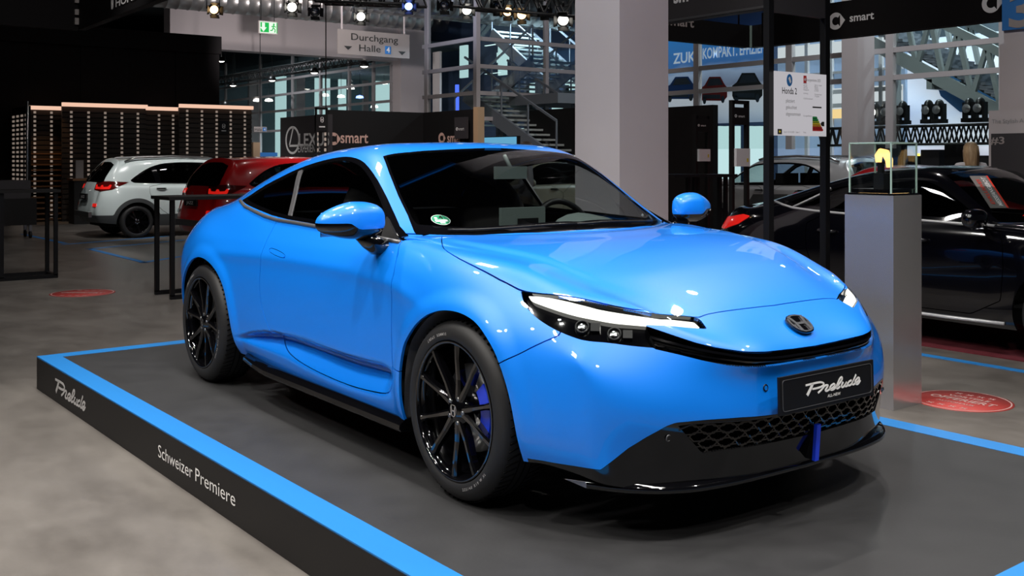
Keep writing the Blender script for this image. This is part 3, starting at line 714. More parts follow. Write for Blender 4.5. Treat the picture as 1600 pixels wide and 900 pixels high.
# door mirrors
for sgn in (-1, 1):
    Vv, Ff = [], []; nu, nv = 28, 20
    mr = bpy.data.objects.new('door_mirror', None); link(mr); mr.parent = coupe; mr.location = (-.62, sgn*1.02, 1.005)
    Wm, Hm, Dm = .142, .078, .075
    for i in range(nu+1):
        a = -PI/2+PI*i/nu; s = math.sin(a); c = max(math.cos(a), 0)**(.72 if s > 0 else .38)
        off = abs(s)
        for j in range(nv):
            b = 2*PI*j/nv; cb, sb = math.cos(b), math.sin(b)
            y = sgn*s*Wm
            hgt = Hm*c*(1-.30*max(s,0)**1.1-.10*max(-s-.45,0)); dx = cb*Dm*c*(1. if cb > 0 else .45)
            z = np.sign(sb)*abs(sb)**.8*hgt*(1. if sb > 0 else .85)+(.012 if sb > 0 else 0)*c
            Vv.append((dx-.03*max(s, 0)*1.2, y, z-.004*s))
    for i in range(nu):
        for j in range(nv): Ff.append((i*nv+j, i*nv+(j+1) % nv, (i+1)*nv+(j+1) % nv, (i+1)*nv+j))
    Vv = np.array(Vv); Nn = vnormals(Vv, Ff)
    if (Nn*Vv).sum() < 0: Ff = [q[::-1] for q in Ff]; Nn = -Nn
    K = Surf(Vv, Nn, Ff)
    zl = -.012-.018*sstep(.02, -.08, Vv[:,1]*sgn)+.0*Vv[:,0]
    zl = -.022+.026*sstep(-.01, .04, Vv[:,1]*sgn)
    part_surf('mirror_cap', clip(K, zl-Vv[:,2]), 'paint_blue', mr, 0); part_surf('mirror_base', clip(K, Vv[:,2]-zl), 'gloss_black', mr, 0)
    m = MB(); m.tube([(-.02,-sgn*.05,-.045),(.0,-sgn*.08,-.075),(-.0,-sgn*.115,-.098),(-.0,-sgn*.16,-.105)], [.028,.036,.04,.036], 14); m.build('mirror_arm', 'gloss_black', mr)
    m = MB(); m.box((-.036,0,-.004), (.006,.24,.10)); m.build('mirror_glass', 'chrome', mr)
# wipers and aerial base at the scuttle
m = MB()
for y0, y1 in ((.55,-.05),(-.05,-.62)):
    pts = [(pchip([0,.276,.528,.739],[-.29,-.33,-.42,-.57], abs(y)), y, .968+.012*0) for y in np.linspace(y0, y1, 8)]
    m.tube([(x-.02, y, top_z(x-.02, y)[0]+.012) for x, y, z in pts], .006, 6)
m.build('wiper_blade', 'satin_black', coupe)
# emission sticker in the lower corner of the windscreen
zc_, nc_ = top_z(-.585, -.60); nc_ = Vector(nc_)
zc_ = zc_; fs = frame(Vector((-.585,-.60,zc_))+nc_*.003, (0.12,1,0), nc_.cross(Vector((0.12,1,0)).normalized()))
pbsdf('sticker_green', (.0,.22,.10), .5)
st_ = MB(); cir = lambda r_: [(r_*math.cos(2*PI*k/28), r_*.92*math.sin(2*PI*k/28)) for k in range(28)]
st_.prism(cir(.044), .0008, fs, 1); st_.prism(cir(.0415), .0012, fs, 0); st_.build('emission_sticker', ['sticker_green', 'white_print'], coupe)
es = bpy.data.objects['emission_sticker']; m = MB()
m.prism([(-.030,-.016),(.030,-.016),(.030,.0),(-.030,.0)], .0006, fs @ Matrix.Translation((0,0,.0012)), 0); m.prism([(-.011,-.03),(.011,-.03),(.011,-.017),(-.011,-.017)], .0006, fs @ Matrix.Translation((0,0,.0012)), 0); m.prism([(-.026,.006),(-.013,.006),(-.013,.02),(-.026,.02)], .0006, fs @ Matrix.Translation((0,0,.0012)), 0); m.build('sticker_field', 'white_print', es)
m = MB(); add_text(m, '4', fs @ Matrix.Translation((-.004,.006,.0012)), .028, None, 'l', 0, .0008, .03); m.build('sticker_number', 'matte_black', es)
# ---- cabin ----
m = MB(); m.box((-1.5,0,.36), (2.0,1.3,.06)); m.build('cabin_floor', 'matte_black', coupe)
m = MB()                                     # dashboard
sec = [(-.42,.80),(-.38,.905),(-.50,.925),(-.66,.915),(-.78,.88),(-.80,.80),(-.74,.62)]
Vv = [(x-.16*abs(y/.66)**2*.6, y, z) for y in np.linspace(-.66,.66,13) for x, z in sec]; k = len(sec)
m.add(Vv, [(i*k+j, i*k+j+1, (i+1)*k+j+1, (i+1)*k+j) for i in range(12) for j in range(k-1)]+[tuple(range(k)), tuple(range(12*k, 13*k))], 0, True)
m.build('dashboard', 'satin_black', coupe)
m = MB(); m.bar((-.74,-.165,.985), (-.74,.10,.985), .02, .11); m.build('centre_screen', 'pale_plastic', coupe)
m = MB(); m.box((-.726,-.01,.965), (.012,.12,.045)); m.build('screen_bracket', 'satin_black', bpy.data.objects['centre_screen'])
m = MB(); Vv = []                           # instrument hood
for x, r_, h_ in ((-.58,.13,.05),(-.66,.19,.085),(-.80,.19,.10)):
    for i in range(9):
        a = PI*i/8; Vv.append((x, .37+r_*math.cos(a), .90+h_*math.sin(a)))
m.add(Vv, [(r_*9+i, r_*9+i+1, (r_+1)*9+i+1, (r_+1)*9+i) for r_ in range(2) for i in range(8)]+[tuple(range(9))], 0, True); m.build('instrument_hood', 'pale_plastic', coupe)
m = MB(); cx_, cz_ = -.90, .88; ring = []
for i in range(33):
    a = 2*PI*i/32; ring.append((cx_-.07*math.sin(a), .37+.185*math.cos(a), cz_+.172*math.sin(a)))
m.tube(ring, .016, 8, 0, False); m.box((cx_+.02,.37,cz_-.02), (.05,.13,.11)); m.bar((cx_,.20,cz_), (cx_,.54,cz_), .02, .035); m.build('steering_wheel', 'satin_black', coupe)
for y in (-.37,.37):
    sv = MB()
    seat = bpy.data.objects.new('front_seat', None); link(seat); seat.parent = coupe
    Vv, Ff = cushion((-1.25,y,.58), (.27,.25,.10)); MB().add(Vv, Ff, 0, True).build('seat_cushion', 'seat_cloth', seat)
    Vv, Ff = cushion((0,0,0), (.085,.245,.33)); Vv = [(v[0]-.30*v[2]-1.50, v[1]*(1-.25*max(v[2],0)/.33)+y, v[2]+.86) for v in Vv]; MB().add(Vv, Ff, 0, True).build('seat_back', 'seat_cloth', seat)
    Vv, Ff = cushion((-1.60,y,1.11), (.055,.135,.085)); MB().add(Vv, Ff, 0, True).build('head_rest', 'seat_cloth', seat)
m = MB(); m.bar((-2.25,-.55,.72), (-2.25,.55,.72), .2, .5); m.build('rear_bench', 'seat_cloth', coupe)
m = MB(); m.bar((-.88,-.095,1.205), (-.88,.095,1.205), .02, .062); m.tube([(-.88,0,1.23),(-.93,0,1.29)], .01); m.build('rear_view_mirror', 'pale_plastic', coupe)
m = MB(); m.box((-1.7,0,1.30), (.9,.9,.012)); m.build('headlining', 'matte_black', coupe)
# ---- the stage: low black platform with a blue border, turned a little against the car ----
noise_mat('stage_carpet', (.014,.014,.0155), (.024,.024,.026), 6., .62, 10, .12, rvar=.1, nrough=.65)
pbsdf('stage_side', (.011,.010,.010), .6, spec=.3)
pbsdf('border_blue', (.010,.175,.50), .5)
DL = .022; sx0, sx1, sy0, sy1, bw = -4.024, 1.692, -1.418, 1.469, .126
Rz = Matrix.Rotation(DL, 4, 'Z')
stage = empty('car_stage', (0,0,0), 0, 'low black platform with bright blue border under the blue coupe', 'stage')
def on_stage(o): o.matrix_local = Rz; return o
m = MB(); m.box(((sx0+sx1)/2, (sy0+sy1)/2, (GZ-.004)/2), (sx1-sx0, sy1-sy0, GZ-.004)); on_stage(m.build('platform', 'stage_side', stage))
m = MB(); m.box(((sx0+sx1)/2, (sy0+sy1)/2, GZ-.004), (sx1-sx0-2*bw, sy1-sy0-2*bw, .008)); on_stage(m.build('carpet', 'stage_carpet', stage))
for c, d in ((((sx0+sx1)/2, sy0+bw/2), (sx1-sx0-.006, bw)), (((sx0+sx1)/2, sy1-bw/2), (sx1-sx0-.006, bw)), ((sx0+bw/2, (sy0+sy1)/2), (bw, sy1-sy0-2*bw)), ((sx1-bw/2, (sy0+sy1)/2), (bw, sy1-sy0-2*bw))):
    m = MB(); m.box((*c, GZ-.003), (d[0], d[1], .009)); on_stage(m.build('border_strip', 'border_blue', stage))
m = MB(); fr_ = frame((-3.572,sy0-.0005,GZ-.148), (1,0,-.005), (0,0,1)); script_name(m, fr_, .63, .022, 1.05); on_stage(m.build('stage_script', 'grey_print', stage))
m = MB(); fr_ = frame((-1.755,sy0-.0005,GZ-.136), (1,0,0), (0,0,1)); add_text(m, 'Schweizer', fr_, .062, .435, 'l', 0, .001, -.004); on_stage(m.build('stage_lettering', 'white_print', stage))
m = MB(); fr_ = frame((-1.285,sy0-.0005,GZ-.136), (1,0,0), (0,0,1)); add_text(m, 'Premiere', fr_, .062, .43, 'l', 0, .001, -.004); on_stage(m.build('stage_lettering', 'white_print', stage))
# ---- hall floor ----
noise_mat('concrete', (.085,.076,.069), (.175,.160,.146), 1.3, .36, 13, .10, (1,1.6,1), rvar=.2, nrough=.68)
f_ = mk('floor', [(-60,-14,0),(9,-14,0),(9,60,0),(-60,60,0)], [(0,1,2,3)], 'concrete'); f_['kind'] = 'structure'
# ======================================================================
# the hall: shell, glazed walls, roof ducts
# ======================================================================
pbsdf('wall_dark', (.006,.005,.0055), .75, spec=.15)
pbsdf('panel_black', (.007,.0065,.007), .6, spec=.3)
pbsdf('panel_grey', (.030,.027,.031), .6)
pbsdf('wall_white', (.50,.45,.46), .8)
noise_mat('column_paint', (.56,.52,.55), (.60,.56,.59), 1.5, .55, 6, .05)
pbsdf('mullion', (.42,.39,.40), .5)
pbsdf('mullion_dark', (.10,.11,.13), .5)
noise_mat('duct_metal', (.30,.29,.29), (.44,.42,.41), 3., .35, 4)
M['duct_metal'].node_tree.nodes['Principled BSDF'].inputs['Metallic'].default_value = .8
pbsdf('roof_dark', (.05,.05,.052), .8)
pbsdf('truss_black', (.012,.012,.013), .45)
pbsdf('can_black', (.006,.006,.0065), .4)
pbsdf('stair_steel', (.16,.18,.21), .5)
pbsdf('stair_steel_light', (.36,.40,.40), .5)
emit_mat('lit_window', (.55,.80,.82), .95)
emit_mat('lit_ceiling', (.62,.84,.86), 1.5)
emit_mat('blue_tube', (.08,.16,1), 1.6)
emit_mat('far_lamp', (1,.97,.9), 5.)
pbsdf('far_room', (.10,.135,.16), .8)
pbsdf('far_room_blue', (.05,.085,.17), .8)
def struct(o): o['kind'] = 'structure'; return o
def boxo(name, x0, x1, y0, y1, z0, z1, mat, parent=None):
    return MB().box(((x0+x1)/2, (y0+y1)/2, (z0+z1)/2), (abs(x1-x0), abs(y1-y0), abs(z1-z0))).build(name, mat, parent)
struct(boxo('ceiling', -60, 12, -14, 60, 9.0, 9.2, 'roof_dark'))
struct(boxo('wall_back', -60.2, -60, -14, 60, 0, 9, 'far_room'))
struct(boxo('wall_left', -60, 12, -14.2, -14, 0, 9, 'wall_dark'))
struct(boxo('wall_right', -60, 12, 60, 60.2, 0, 9, 'far_room'))
# white lintel over the passage to the next hall, and the pillar beside it
struct(boxo('trim_1', -30.4, -29.8, 8.0, 17.2, onx(345,77,-29.8)[2], 8.6, 'wall_white'))
p0, p1 = onx(622,249,-29.8), onx(660,249,-29.8)
struct(boxo('trim_2', -30.2, -29.6, p0[1], p1[1], 0, onx(640,42,-29.7)[2], 'wall_white'))
# square column behind the coupe
col = MB(); col.box((-4.115,3.745,4.5), (.63,.63,9.0)); struct(col.build('column', 'column_paint'))
# --- glazed partitions: one object each with its posts, rails and panes as parts ---
def glazed(name, ax, c, a0, a1, z0, z1, posts, rails, th=.09, mat='mullion', pane='clear_glass', pw=.12):
    """ax 'x': runs along x at y = c; ax 'y': runs along y at x = c"""
    t = empty(name, ((a0+a1)/2, c, 0) if ax == 'x' else (c, (a0+a1)/2, 0)); t['kind'] = 'structure'
    L = t.location
    def b(n, u0, u1, v0, v1, m, d=th):
        mb = MB()
        if ax == 'x': mb.box(((u0+u1)/2-L.x, c-L.y, (v0+v1)/2), (u1-u0, d, v1-v0))
        else: mb.box((c-L.x, (u0+u1)/2-L.y, (v0+v1)/2), (d, u1-u0, v1-v0))
        return mb.build(n, m, t)
    ps = sorted(posts)
    for p in ps: b('post', p-pw/2, p+pw/2, z0, z1, mat, th*1.2)
    rs = sorted(rails)
    for r in rs: b('rail', a0, a1, r-.05, r+.05, mat)
    es = sorted(set([a0, *ps, a1])); zs = sorted(set([z0, *rs, z1]))
    for u0, u1 in zip(es, es[1:]):
        for v0, v1 in zip(zs, zs[1:]): b('pane', u0+.02, u1-.02, v0+.02, v1-.02, pane, .012)
    return t
# beyond the lintel (left): glass front of the next hall, running along x
yg = onx(616,249,-31.)[1]
gz = [onx(600,v,-31.5)[2] for v in (195,158,128,100,80)]
glazed('window_1', 'x', yg, -58, -31, .2, 6.4, [-57,-52.5,-48.0,-43.6,-40.,-37.2,-34.6,-32.6,-31.2], gz, mat='mullion')
# centre: glass box round the stairs, its corner towards the stage
gx = -18.1; gy = onx(745,249,gx)[1]
ra = [onx(745,v,gx)[2] for v in (185,145,103,60)]
glazed('window_2', 'x', gy, ony(662,249,gy)[0], gx, .1, 7.2, [ony(u,249,gy)[0] for u in (668,745)], ra, .10, pw=.14)
glazed('window_3', 'y', gx, gy, onx(1010,249,gx)[1], .1, 7.2, [onx(u,249,gx)[1] for u in (853,935)], ra, .10, 'mullion', pw=.10)
# right: tall front with the posters behind it
yr = 14.9; rz_ = [ony(1400,v,yr)[2] for v in (121,78)]
glazed('window_4', 'x', yr, -15.5, -4.0, 1.7, 7., [ony(u,249,yr)[0] for u in (1090,1235,1392,1570)], rz_, .10, 'mullion', pw=.16)
# white round-edged column in front of that glass
c0, c1 = ony(1315,249,14.2), ony(1347,249,14.2)
struct(boxo('column', c0[0], c1[0]-.1, 14.2, 14.75, 0, 7.5, 'wall_white'))
# --- rooms seen through the glass ---
def lit(name, p, w_, h_, ax, mat, label):
    """bright window or luminous ceiling field in the rooms beyond"""
    mb = MB(); mb.box((0,0,0), (w_, .05, h_) if ax == 'x' else (.05, w_, h_)); o = mb.build(name, mat); o.location = p; struct(o); return o
struct(boxo('wall_passage', -50.2, -50, yg-6, yg+10, 0, 8, 'far_room'))
struct(boxo('ceiling_passage', -50, -31.0, yg+.3, yg+10, 5.9, 6.1, 'far_room'))
for i, (u, w_, m_) in enumerate(((505,.42,'lit_window'),(599,.62,'lit_window'),(440,.28,'lit_window'),(398,.30,'wall_white'),(536,.2,'lit_window'),(470,.25,'wall_white'),(572,.16,'wall_white'))):
    q = onx(u,249,-48.); struct(boxo('trim_%d' % (3+i), -48.2, -48, q[1]-w_, q[1]+w_, 0, 5.9, m_))
for i, (v0, v1) in enumerate(((96,103),(112,116))):
    a, b_ = onx(545,v1,-47.), onx(612,v0,-47.); struct(boxo('trim_%d' % (40+i), -47.1, -47, a[1], b_[1], a[2], b_[2], 'lit_ceiling'))
for i, (u, v) in enumerate(((508,150),(533,152),(402,158),(420,158),(548,139),(562,153),(585,168),(600,131))):
    q = onx(u,v,-44.); mb = MB(); mb.lathe([(.01,.14),(.16,.10),(.20,0),(.001,-.03)], 12); o = mb.build('pendant_lamp', 'far_lamp' if i != 5 else 'lamp_blue'); o.location = q
    tag(o, 'tiny round lamp glowing behind the glass front left of the Durchgang sign' if i != 5 else 'tiny blue lamp glowing behind the glass front left of the Durchgang sign', 'lamp', 'distant lamps behind the glass front')
    MB().tube([(0,0,.12),(0,0,5.9-q[2])], .012, 4).build('cable', 'truss_black', o)
# stairwell behind the glass box
struct(boxo('wall_stairwell', -36, -13.5, gy+8.5, gy+8.7, 0, 8, 'far_room_blue'))
for i, (u0, u1, v0, v1, dy, m_) in enumerate(((718,729,70,122,5.,'lit_window'),(676,687,80,175,4.5,'wall_white'),(778,790,68,118,7.,'lit_window'),(776,793,80,98,6.9,'lit_window'),
        (757,778,68,72,5.5,'lit_ceiling'),(757,780,113,116,5.,'lit_ceiling'),(803,823,70,76,6.,'lit_ceiling'),(883,905,117,141,7.5,'lit_window'),(862,905,164,172,6.5,'lit_window'),(823,850,128,147,7.8,'lit_window'),(808,823,200,222,7.,'lit_window'),(711,714,132,180,3.,'blue_tube'),(850,880,95,108,8.,'lit_window'))):
    a, b_ = ony(u0,v1,gy+dy), ony(u1,v0,gy+dy); struct(boxo('trim_%d' % (10+i), a[0], b_[0], gy+dy, gy+dy+.08, a[2], b_[2], m_))
def stairs(name, a, b, width, n, label, mat='stair_steel', step='stair_steel_light'):
    """open flight between two points; runs along x, wide along y"""
    t = empty(name, a, 0, label, 'stairs'); a, b = Vector(a), Vector(b); d = b-a
    for s in (-.5, .5): MB().bar((0, s*width, 0), (d.x, s*width, d.z), .08, .34).build('stringer', mat, t)
    for s in (-.5, .5): MB().bar((0, s*width, 1.0), (d.x, s*width, d.z+1.0), .05).build('handrail', mat, t)
    for i in range(n):
        f_ = (i+.5)/n; MB().box((d.x*f_, 0, d.z*f_+.12), (abs(d.x)/n*.85, width*.98, .05)).build('step', step, t)
    for f_ in (.3,.8): MB().box((d.x*f_,0,(d.z*f_-a.z)/2), (.12,.12,a.z+d.z*f_)).build('support', mat, t)
    for i in range(0, n+1, 4):
        f_ = i/n
        for s in (-.5, .5): MB().bar((d.x*f_, s*width, d.z*f_), (d.x*f_, s*width, d.z*f_+1.0), .035).build('baluster', mat, t)
    return t
ys = gy+3.2
stairs('staircase', ony(745,205,ys), ony(868,100,ys), 1.6, 16, 'grey steel staircase rising to the right, lower flight behind the glass corner')
stairs('staircase', ony(925,170,ys+1.9), ony(800,55,ys+1.9), 1.6, 16, 'grey steel staircase rising to the left, upper flight behind the glass')
a = ony(880,150,ys-1.); struct(boxo('trim_30', a[0]-1., a[0]+1.0, ys-2, ys+2.5, a[2]-.25, a[2], 'stair_steel'))
# a second, upward run and its landing
stairs('staircase', ony(905,255,ys-2.0), ony(760,150,ys-2.0), 1.4, 14, 'grey steel staircase low down behind the glass, rising left towards the landing')
# --- ducts under the roof ---
def duct(a, b, r, label):
    t = empty('air_duct', a, 0, label, 'duct'); mb = MB(); d = Vector(b)-Vector(a); n = int(d.length/.35)
    pts, rr = [], []
    for i in range(n+1):
        for o_, q in ((0,1.),(.04,1.03),(.08,1.0)): pts.append(d*min((i+o_/1.)/n, 1)); rr.append(r*q)
    mb.tube(pts, rr, 24); mb.build('spiral_tube', 'duct_metal', t)
    for i in range(1, 6): MB().box((d.x*i/6, d.y*i/6, d.z*i/6+r+.4), (.04,.04,.9)).build('hanger', 'truss_black', t)
a, b_ = onx(290,22,-27.5), onx(660,50,-27.5); duct((-27.5,a[1]-1,a[2]+.55), (-27.5, b_[1]+.2, a[2]+.55), .42, 'long silver air duct under the roof above the green exit sign')
a, b_ = onx(560,-4,-21), onx(905,12,-21); duct((-21,a[1],a[2]+.25), (-21,b_[1]+3,a[2]+.15), .5, 'silver air duct under the roof above the glass corner')
a = onx(600,33,-24); duct((-24,a[1]-1.2,a[2]+.45), (-24,a[1]+8.5,a[2]+.45), .25, 'thin silver air duct running behind the spot lights')
# --- added fill lights for the rooms, cars, walls and ducts beyond ---
spot((-40,yg+4,5.6), (-40,yg+4,0), 3300.0000000000005, (.75,.92,1), 150, .12, .8)
spot((-38,yg-4,8.0), (-38,yg-4,0), 1320.0, (.9,.95,1), 150, .12, .8)
spot((-22,gy+4.5,6.8), (-22,gy+4.5,0), 1600.0, (.65,.85,1), 150, .12, .8)
spot((-8.5,16.6,8.2), (-8.5,16.6,0), 1540.0000000000002, (.8,.93,1), 150, .12, .8)
spot((-7,19.6,8.2), (-7,19.6,0), 1100.0, (.8,.93,1), 150, .12, .8)
spot((-14,5,8.6), (-14,5,0), 242.00000000000003, (1,.92,.88), 150, .12, .8)
spot((-13.5,1.5,6.5), (-18.2,4.2,.8), 1200, (1,.97,.94), 46, .12)
spot((-10.2,1.,6.5), (-13.4,4.0,.9), 1500, (1,.97,.94), 46, .12)
spot((-11,5.2,6), (-16,7.6,1.6), 420, (1,.93,.88), 60, .1)
spot((-25,11,8.6), (-25,11,0), 572.0, (1,.9,.86), 150, .12, .8)
spot((-4,8,8.6), (-4,8,0), 396.00000000000006, (1,.94,.92), 150, .12, .8)
spot((-20,7.5,4.5), (-29.8,13.,5.6), 1500, (1,.93,.92), 75, .15, .8)
spot((-22,5.5,3.2), (-25.5,14.5,6.0), 700, (1,.93,.92), 60, .15, .8)
spot((-17,8.2,4.0), (-20,12.5,7.0), 420, (.75,.8,1), 80, .15, .8)
spot((-23,9.5,4.5), (-25.5,11,7.6), 160, (.3,.4,1), 60, .15, .8)
spot((-10,10,7.5), (-18.1,14,4), 700, (1,.9,.85), 60, .15, .8)
spot((1.5,7.0,5.5), (-3.8,3.7,2.2), 110, (1,.62,.70), 40, .12, .8)  # added pinkish light to tint the right face of the column
spot((-6,11.5,7.5), (-8.6,14.4,2), 700, (.95,.98,1), 70, .15, .8)
spot((-11.5,5.5,5.5), (-15.2,8.8,1.7), 300, (1,.93,.88), 55, .1)
# ======================================================================
# stands, signs and furniture round the stage
# ======================================================================
pbsdf('brown_slat', (.030,.020,.014), .5)
pbsdf('brown_slat_dark', (.014,.010,.009), .5)
pbsdf('wood_warm', (.16,.075,.03), .5)
pbsdf('wood_pale', (.42,.28,.17), .5)
pbsdf('led_square', (.30,.26,.23), .5, emit=(.9,.72,.6), estr=.22)
emit_mat('beam_glow', (1,.62,.45), .9)
pbsdf('letter_white', (.72,.70,.70), .5)
pbsdf('letter_grey', (.33,.29,.28), .5)
pbsdf('letter_copper', (.62,.40,.34), .5)
emit_mat('sign_green', (.02,.55,.10), .9)
emit_mat('sign_white', (.85,1,.85), 1.0)
pbsdf('sign_grey', (.30,.27,.26), .7)
pbsdf('sign_blue', (.02,.17,.50), .6)
pbsdf('board_white', (.80,.78,.80), .5)
emit_mat('board_glow', (.82,.79,.84), .55)  # white board glows by itself, its brightness put into the material
pbsdf('print_black', (.02,.02,.02), .6); pbsdf('print_grey', (.25,.25,.25), .6); pbsdf('print_blue', (.02,.16,.45), .6); pbsdf('print_red', (.6,.03,.03), .6)
pbsdf('print_green', (.03,.35,.10), .6); pbsdf('print_lime', (.35,.5,.05), .6); pbsdf('print_yellow', (.8,.62,.04), .6); pbsdf('print_orange', (.8,.33,.05), .6)
FX = lambda p: frame(p, (0,1,0), (0,0,1))      # writing on a face that looks to +x (reads along +y)
FY = lambda p: frame(p, (1,0,0), (0,0,1))      # writing on a face that looks to -y (reads along +x)
FZ = lambda p, a=0: frame(p, (math.cos(a), math.sin(a), 0), (-math.sin(a), math.cos(a), 0))
def ring_mark(mb, fr_, r, mi=0, t=.32, d=.003):
    """open ring with a wedge at its right, the logo on the smart stands"""
    n = 28; o_ = [(r*math.cos(a), r*math.sin(a)) for a in np.linspace(.25*PI*1.1, 1.75*PI*.985, n)]; i_ = [(x*(1-2*t*.8), y*(1-2*t*.8)) for x, y in o_]
    for k in range(n-1): mb.prism([o_[k], o_[k+1], i_[k+1], i_[k]], d, fr_, mi)
    mb.prism([(r*.62,r*.80),(r*.62,-r*.80),(r*1.28,0)], d, fr_, mi)
# ---- left: dark stand wall, slatted panels ----
xw = -24.0; a, b_ = onx(-40,249,xw), onx(343,249,xw)
ht = onx(343,58,xw)[2]; hb_ = onx(200,76,xw)[2]
dw = empty('stand_wall', (xw,a[1],0), 0, 'tall black stand wall behind the white and red cars', 'wall')
for i in range(5):
    y0, y1 = a[1]+(b_[1]-a[1])*i/5, a[1]+(b_[1]-a[1])*(i+1)/5
    MB().box((-.1-.02*(i % 2), (y0+y1)/2-a[1], hb_/2), (.2, y1-y0-.01, hb_)).build('panel', 'wall_dark', dw)
MB().box((.0, (b_[1]-a[1])/2, (ht+hb_)/2), (.3, b_[1]-a[1], ht-hb_)).build('header', 'wall_dark', dw)
def slat_panel(u0, u1, vtop, x, cols, label, beam=True, vb=345):
    p, q = onx(u0,vtop,x), onx(u1,vtop,x); zt_ = p[2]; w_ = q[1]-p[1]
    t = empty('slatted_panel', (x,p[1],0), 0, label, 'panel', 'slatted panels of the dark stand')
    MB().box((-.05, w_/2, zt_/2), (.06, w_, zt_)).build('backing', 'brown_slat_dark', t)
    n = 22
    for i in range(n): MB().box((0, w_/2, .04+(i+.5)*(zt_-.06)/n), (.035, w_, (zt_-.06)/n*.78)).build('slat', 'brown_slat', t)
    for u in cols:
        mb = MB(); yc = onx(u,249,x)[1]-p[1]; k = int(zt_/.107)
        for i in range(k): mb.box((.024, yc, .05+i*.107), (.012, .055, .055))
        o = mb.build('light_strip', 'led_square', t); o['kind'] = 'stuff'
    if beam: MB().box((.05, w_/2, zt_+.045), (.12, w_+.02, .09)).build('top_beam', 'beam_glow', t)
    return t
slat_panel(97,228,166,-23.0,(111,138,164,190,215),'wide slatted panel with a glowing top beam, behind the white car')
slat_panel(280,393,168,-23.0,(292,315,338,360,382),'slatted panel with a glowing top beam, behind the red car')
slat_panel(228,280,172,-23.6,(248,270),'narrow recessed slatted panel between the two wide panels',True)
slat_panel(45,97,171,-23.6,(54,80),'slatted panel in warm light left of the white car',True)
bs = empty('slat_shelf', (-23.3,onx(45,249,-23.3)[1],0), 0, 'stack of warm-lit wooden slats at the far left', 'shelf')
for i in range(13): MB().box((0, .45, .06+i*.13), (.25, .85, .035)).build('slat', 'wood_warm', bs)
spot((-22.6,onx(75,249,-22.6)[1],3.2), (-23.4,onx(75,249,-23.4)[1],0), 45, (1,.55,.22), 60, .05)
# perforated end panel
p, q = ony(13,166,2.2), ony(39,166,2.2); gp = empty('grid_panel', (q[0]+.35,2.2,0), 0, 'black grid panel dotted with light squares at the far left', 'panel')
MB().box(((p[0]-q[0])/2, .03, q[2]/2), (abs(p[0]-q[0]), .04, q[2])).build('board', 'panel_black', gp)
mb = MB()
for i in range(4):
    for j in range(int(q[2]/.105)-1): mb.box(((p[0]-q[0])*(i+.5)/4, 0, .08+j*.105), (.17, .02, .05))
o = mb.build('light_squares', 'led_square', gp); o['kind'] = 'stuff'
MB().tube([(0,-.03,0),(0,-.03,q[2]+.1)], .03, 8).build('edge_post', 'steel', gp)
# small sign on the right slatted panel
c = onx(349,199,-22.9); t = empty('stand_sign', c, 0, 'small black sign with a car badge on the right slatted panel', 'sign')
MB().box((0,0,0), (.05,.26,.34)).build('board', 'panel_black', t); mb = MB(); h_emblem(mb, FX((.026,0,.03)), .05, .06); mb.box((.027,0,-.09), (.004,.12,.02)); mb.build('badge', 'letter_white', t)
# brochure stand
c = onz(131,349,0); t = empty('podium', c, 0, 'black podium with a wooden top left of the white car', 'podium')
MB().box((0,0,.5), (.5,.55,1.0)).build('body', 'panel_black', t); MB().box((0,0,1.02), (.55,.62,.05)).build('top', 'wood_warm', t)
t = empty('leaflet_holder', (c[0],c[1]-.1,1.046), 0, 'upright pale leaflet holder on the black podium', 'holder')
MB().box((0,0,.21), (.06,.17,.42)).build('holder', 'sign_grey', t)
# trolley behind the left bar table
c = onz(12,372,0); t = empty('trolley', c, 0, 'grey trolley with crates at the left edge of the picture', 'trolley')
MB().box((0,0,.50), (.55,.9,.5)).build('crate', 'panel_black', t); MB().box((0,0,.92), (.5,.7,.34)).build('tray', 'panel_grey', t)
for sx_ in (-.22,.22):
    for sy_ in (-.35,.35): MB().lathe([(.001,-.02),(.07,-.02),(.07,.02),(.001,.02)], 12, 0, 'y', (sx_,sy_,.07)).build('wheel', 'rubber', t); MB().box((sx_,sy_,.19), (.05,.05,.14)).build('leg', 'steel', t)
# ---- bar tables made of square black tube ----
def bar_table(x, y, L, w_, z, label, top_over=.05, tube=.045):
    """near corner foot at x, y; L along +x (or -x), w_ along +y"""
    t = empty('bar_table', (x,y,0), 0, label, 'table', 'black bar tables')
    MB().box((L/2, w_/2, z), (abs(L)+2*top_over, w_+2*top_over, .035)).build('table_top', 'panel_black', t)
    for a_ in (0, L):
        for b_ in (0, w_): MB().box((a_, b_, (z-.02)/2+.02), (tube, tube, z-.05)).build('leg', 'satin_black', t)
    for a_ in (0, L): MB().box((a_, w_/2, tube/2+.001), (tube, w_+tube, tube)).build('foot_rail', 'satin_black', t)
    MB().box((L/2, w_, tube/2+.001), (abs(L), tube, tube)).build('foot_rail', 'satin_black', t)
    return t
q = onz(8,438,0); q2 = onz(87,434,0)
bar_table(q2[0], q2[1]-.62, -.45, .62, 1.09, 'black bar table on the open floor at the left edge')
q = onz(269,468,0); bar_table(q[0], q[1], -.5, 1.2, 1.07, 'black bar table partly hidden by the tail of the blue coupe')
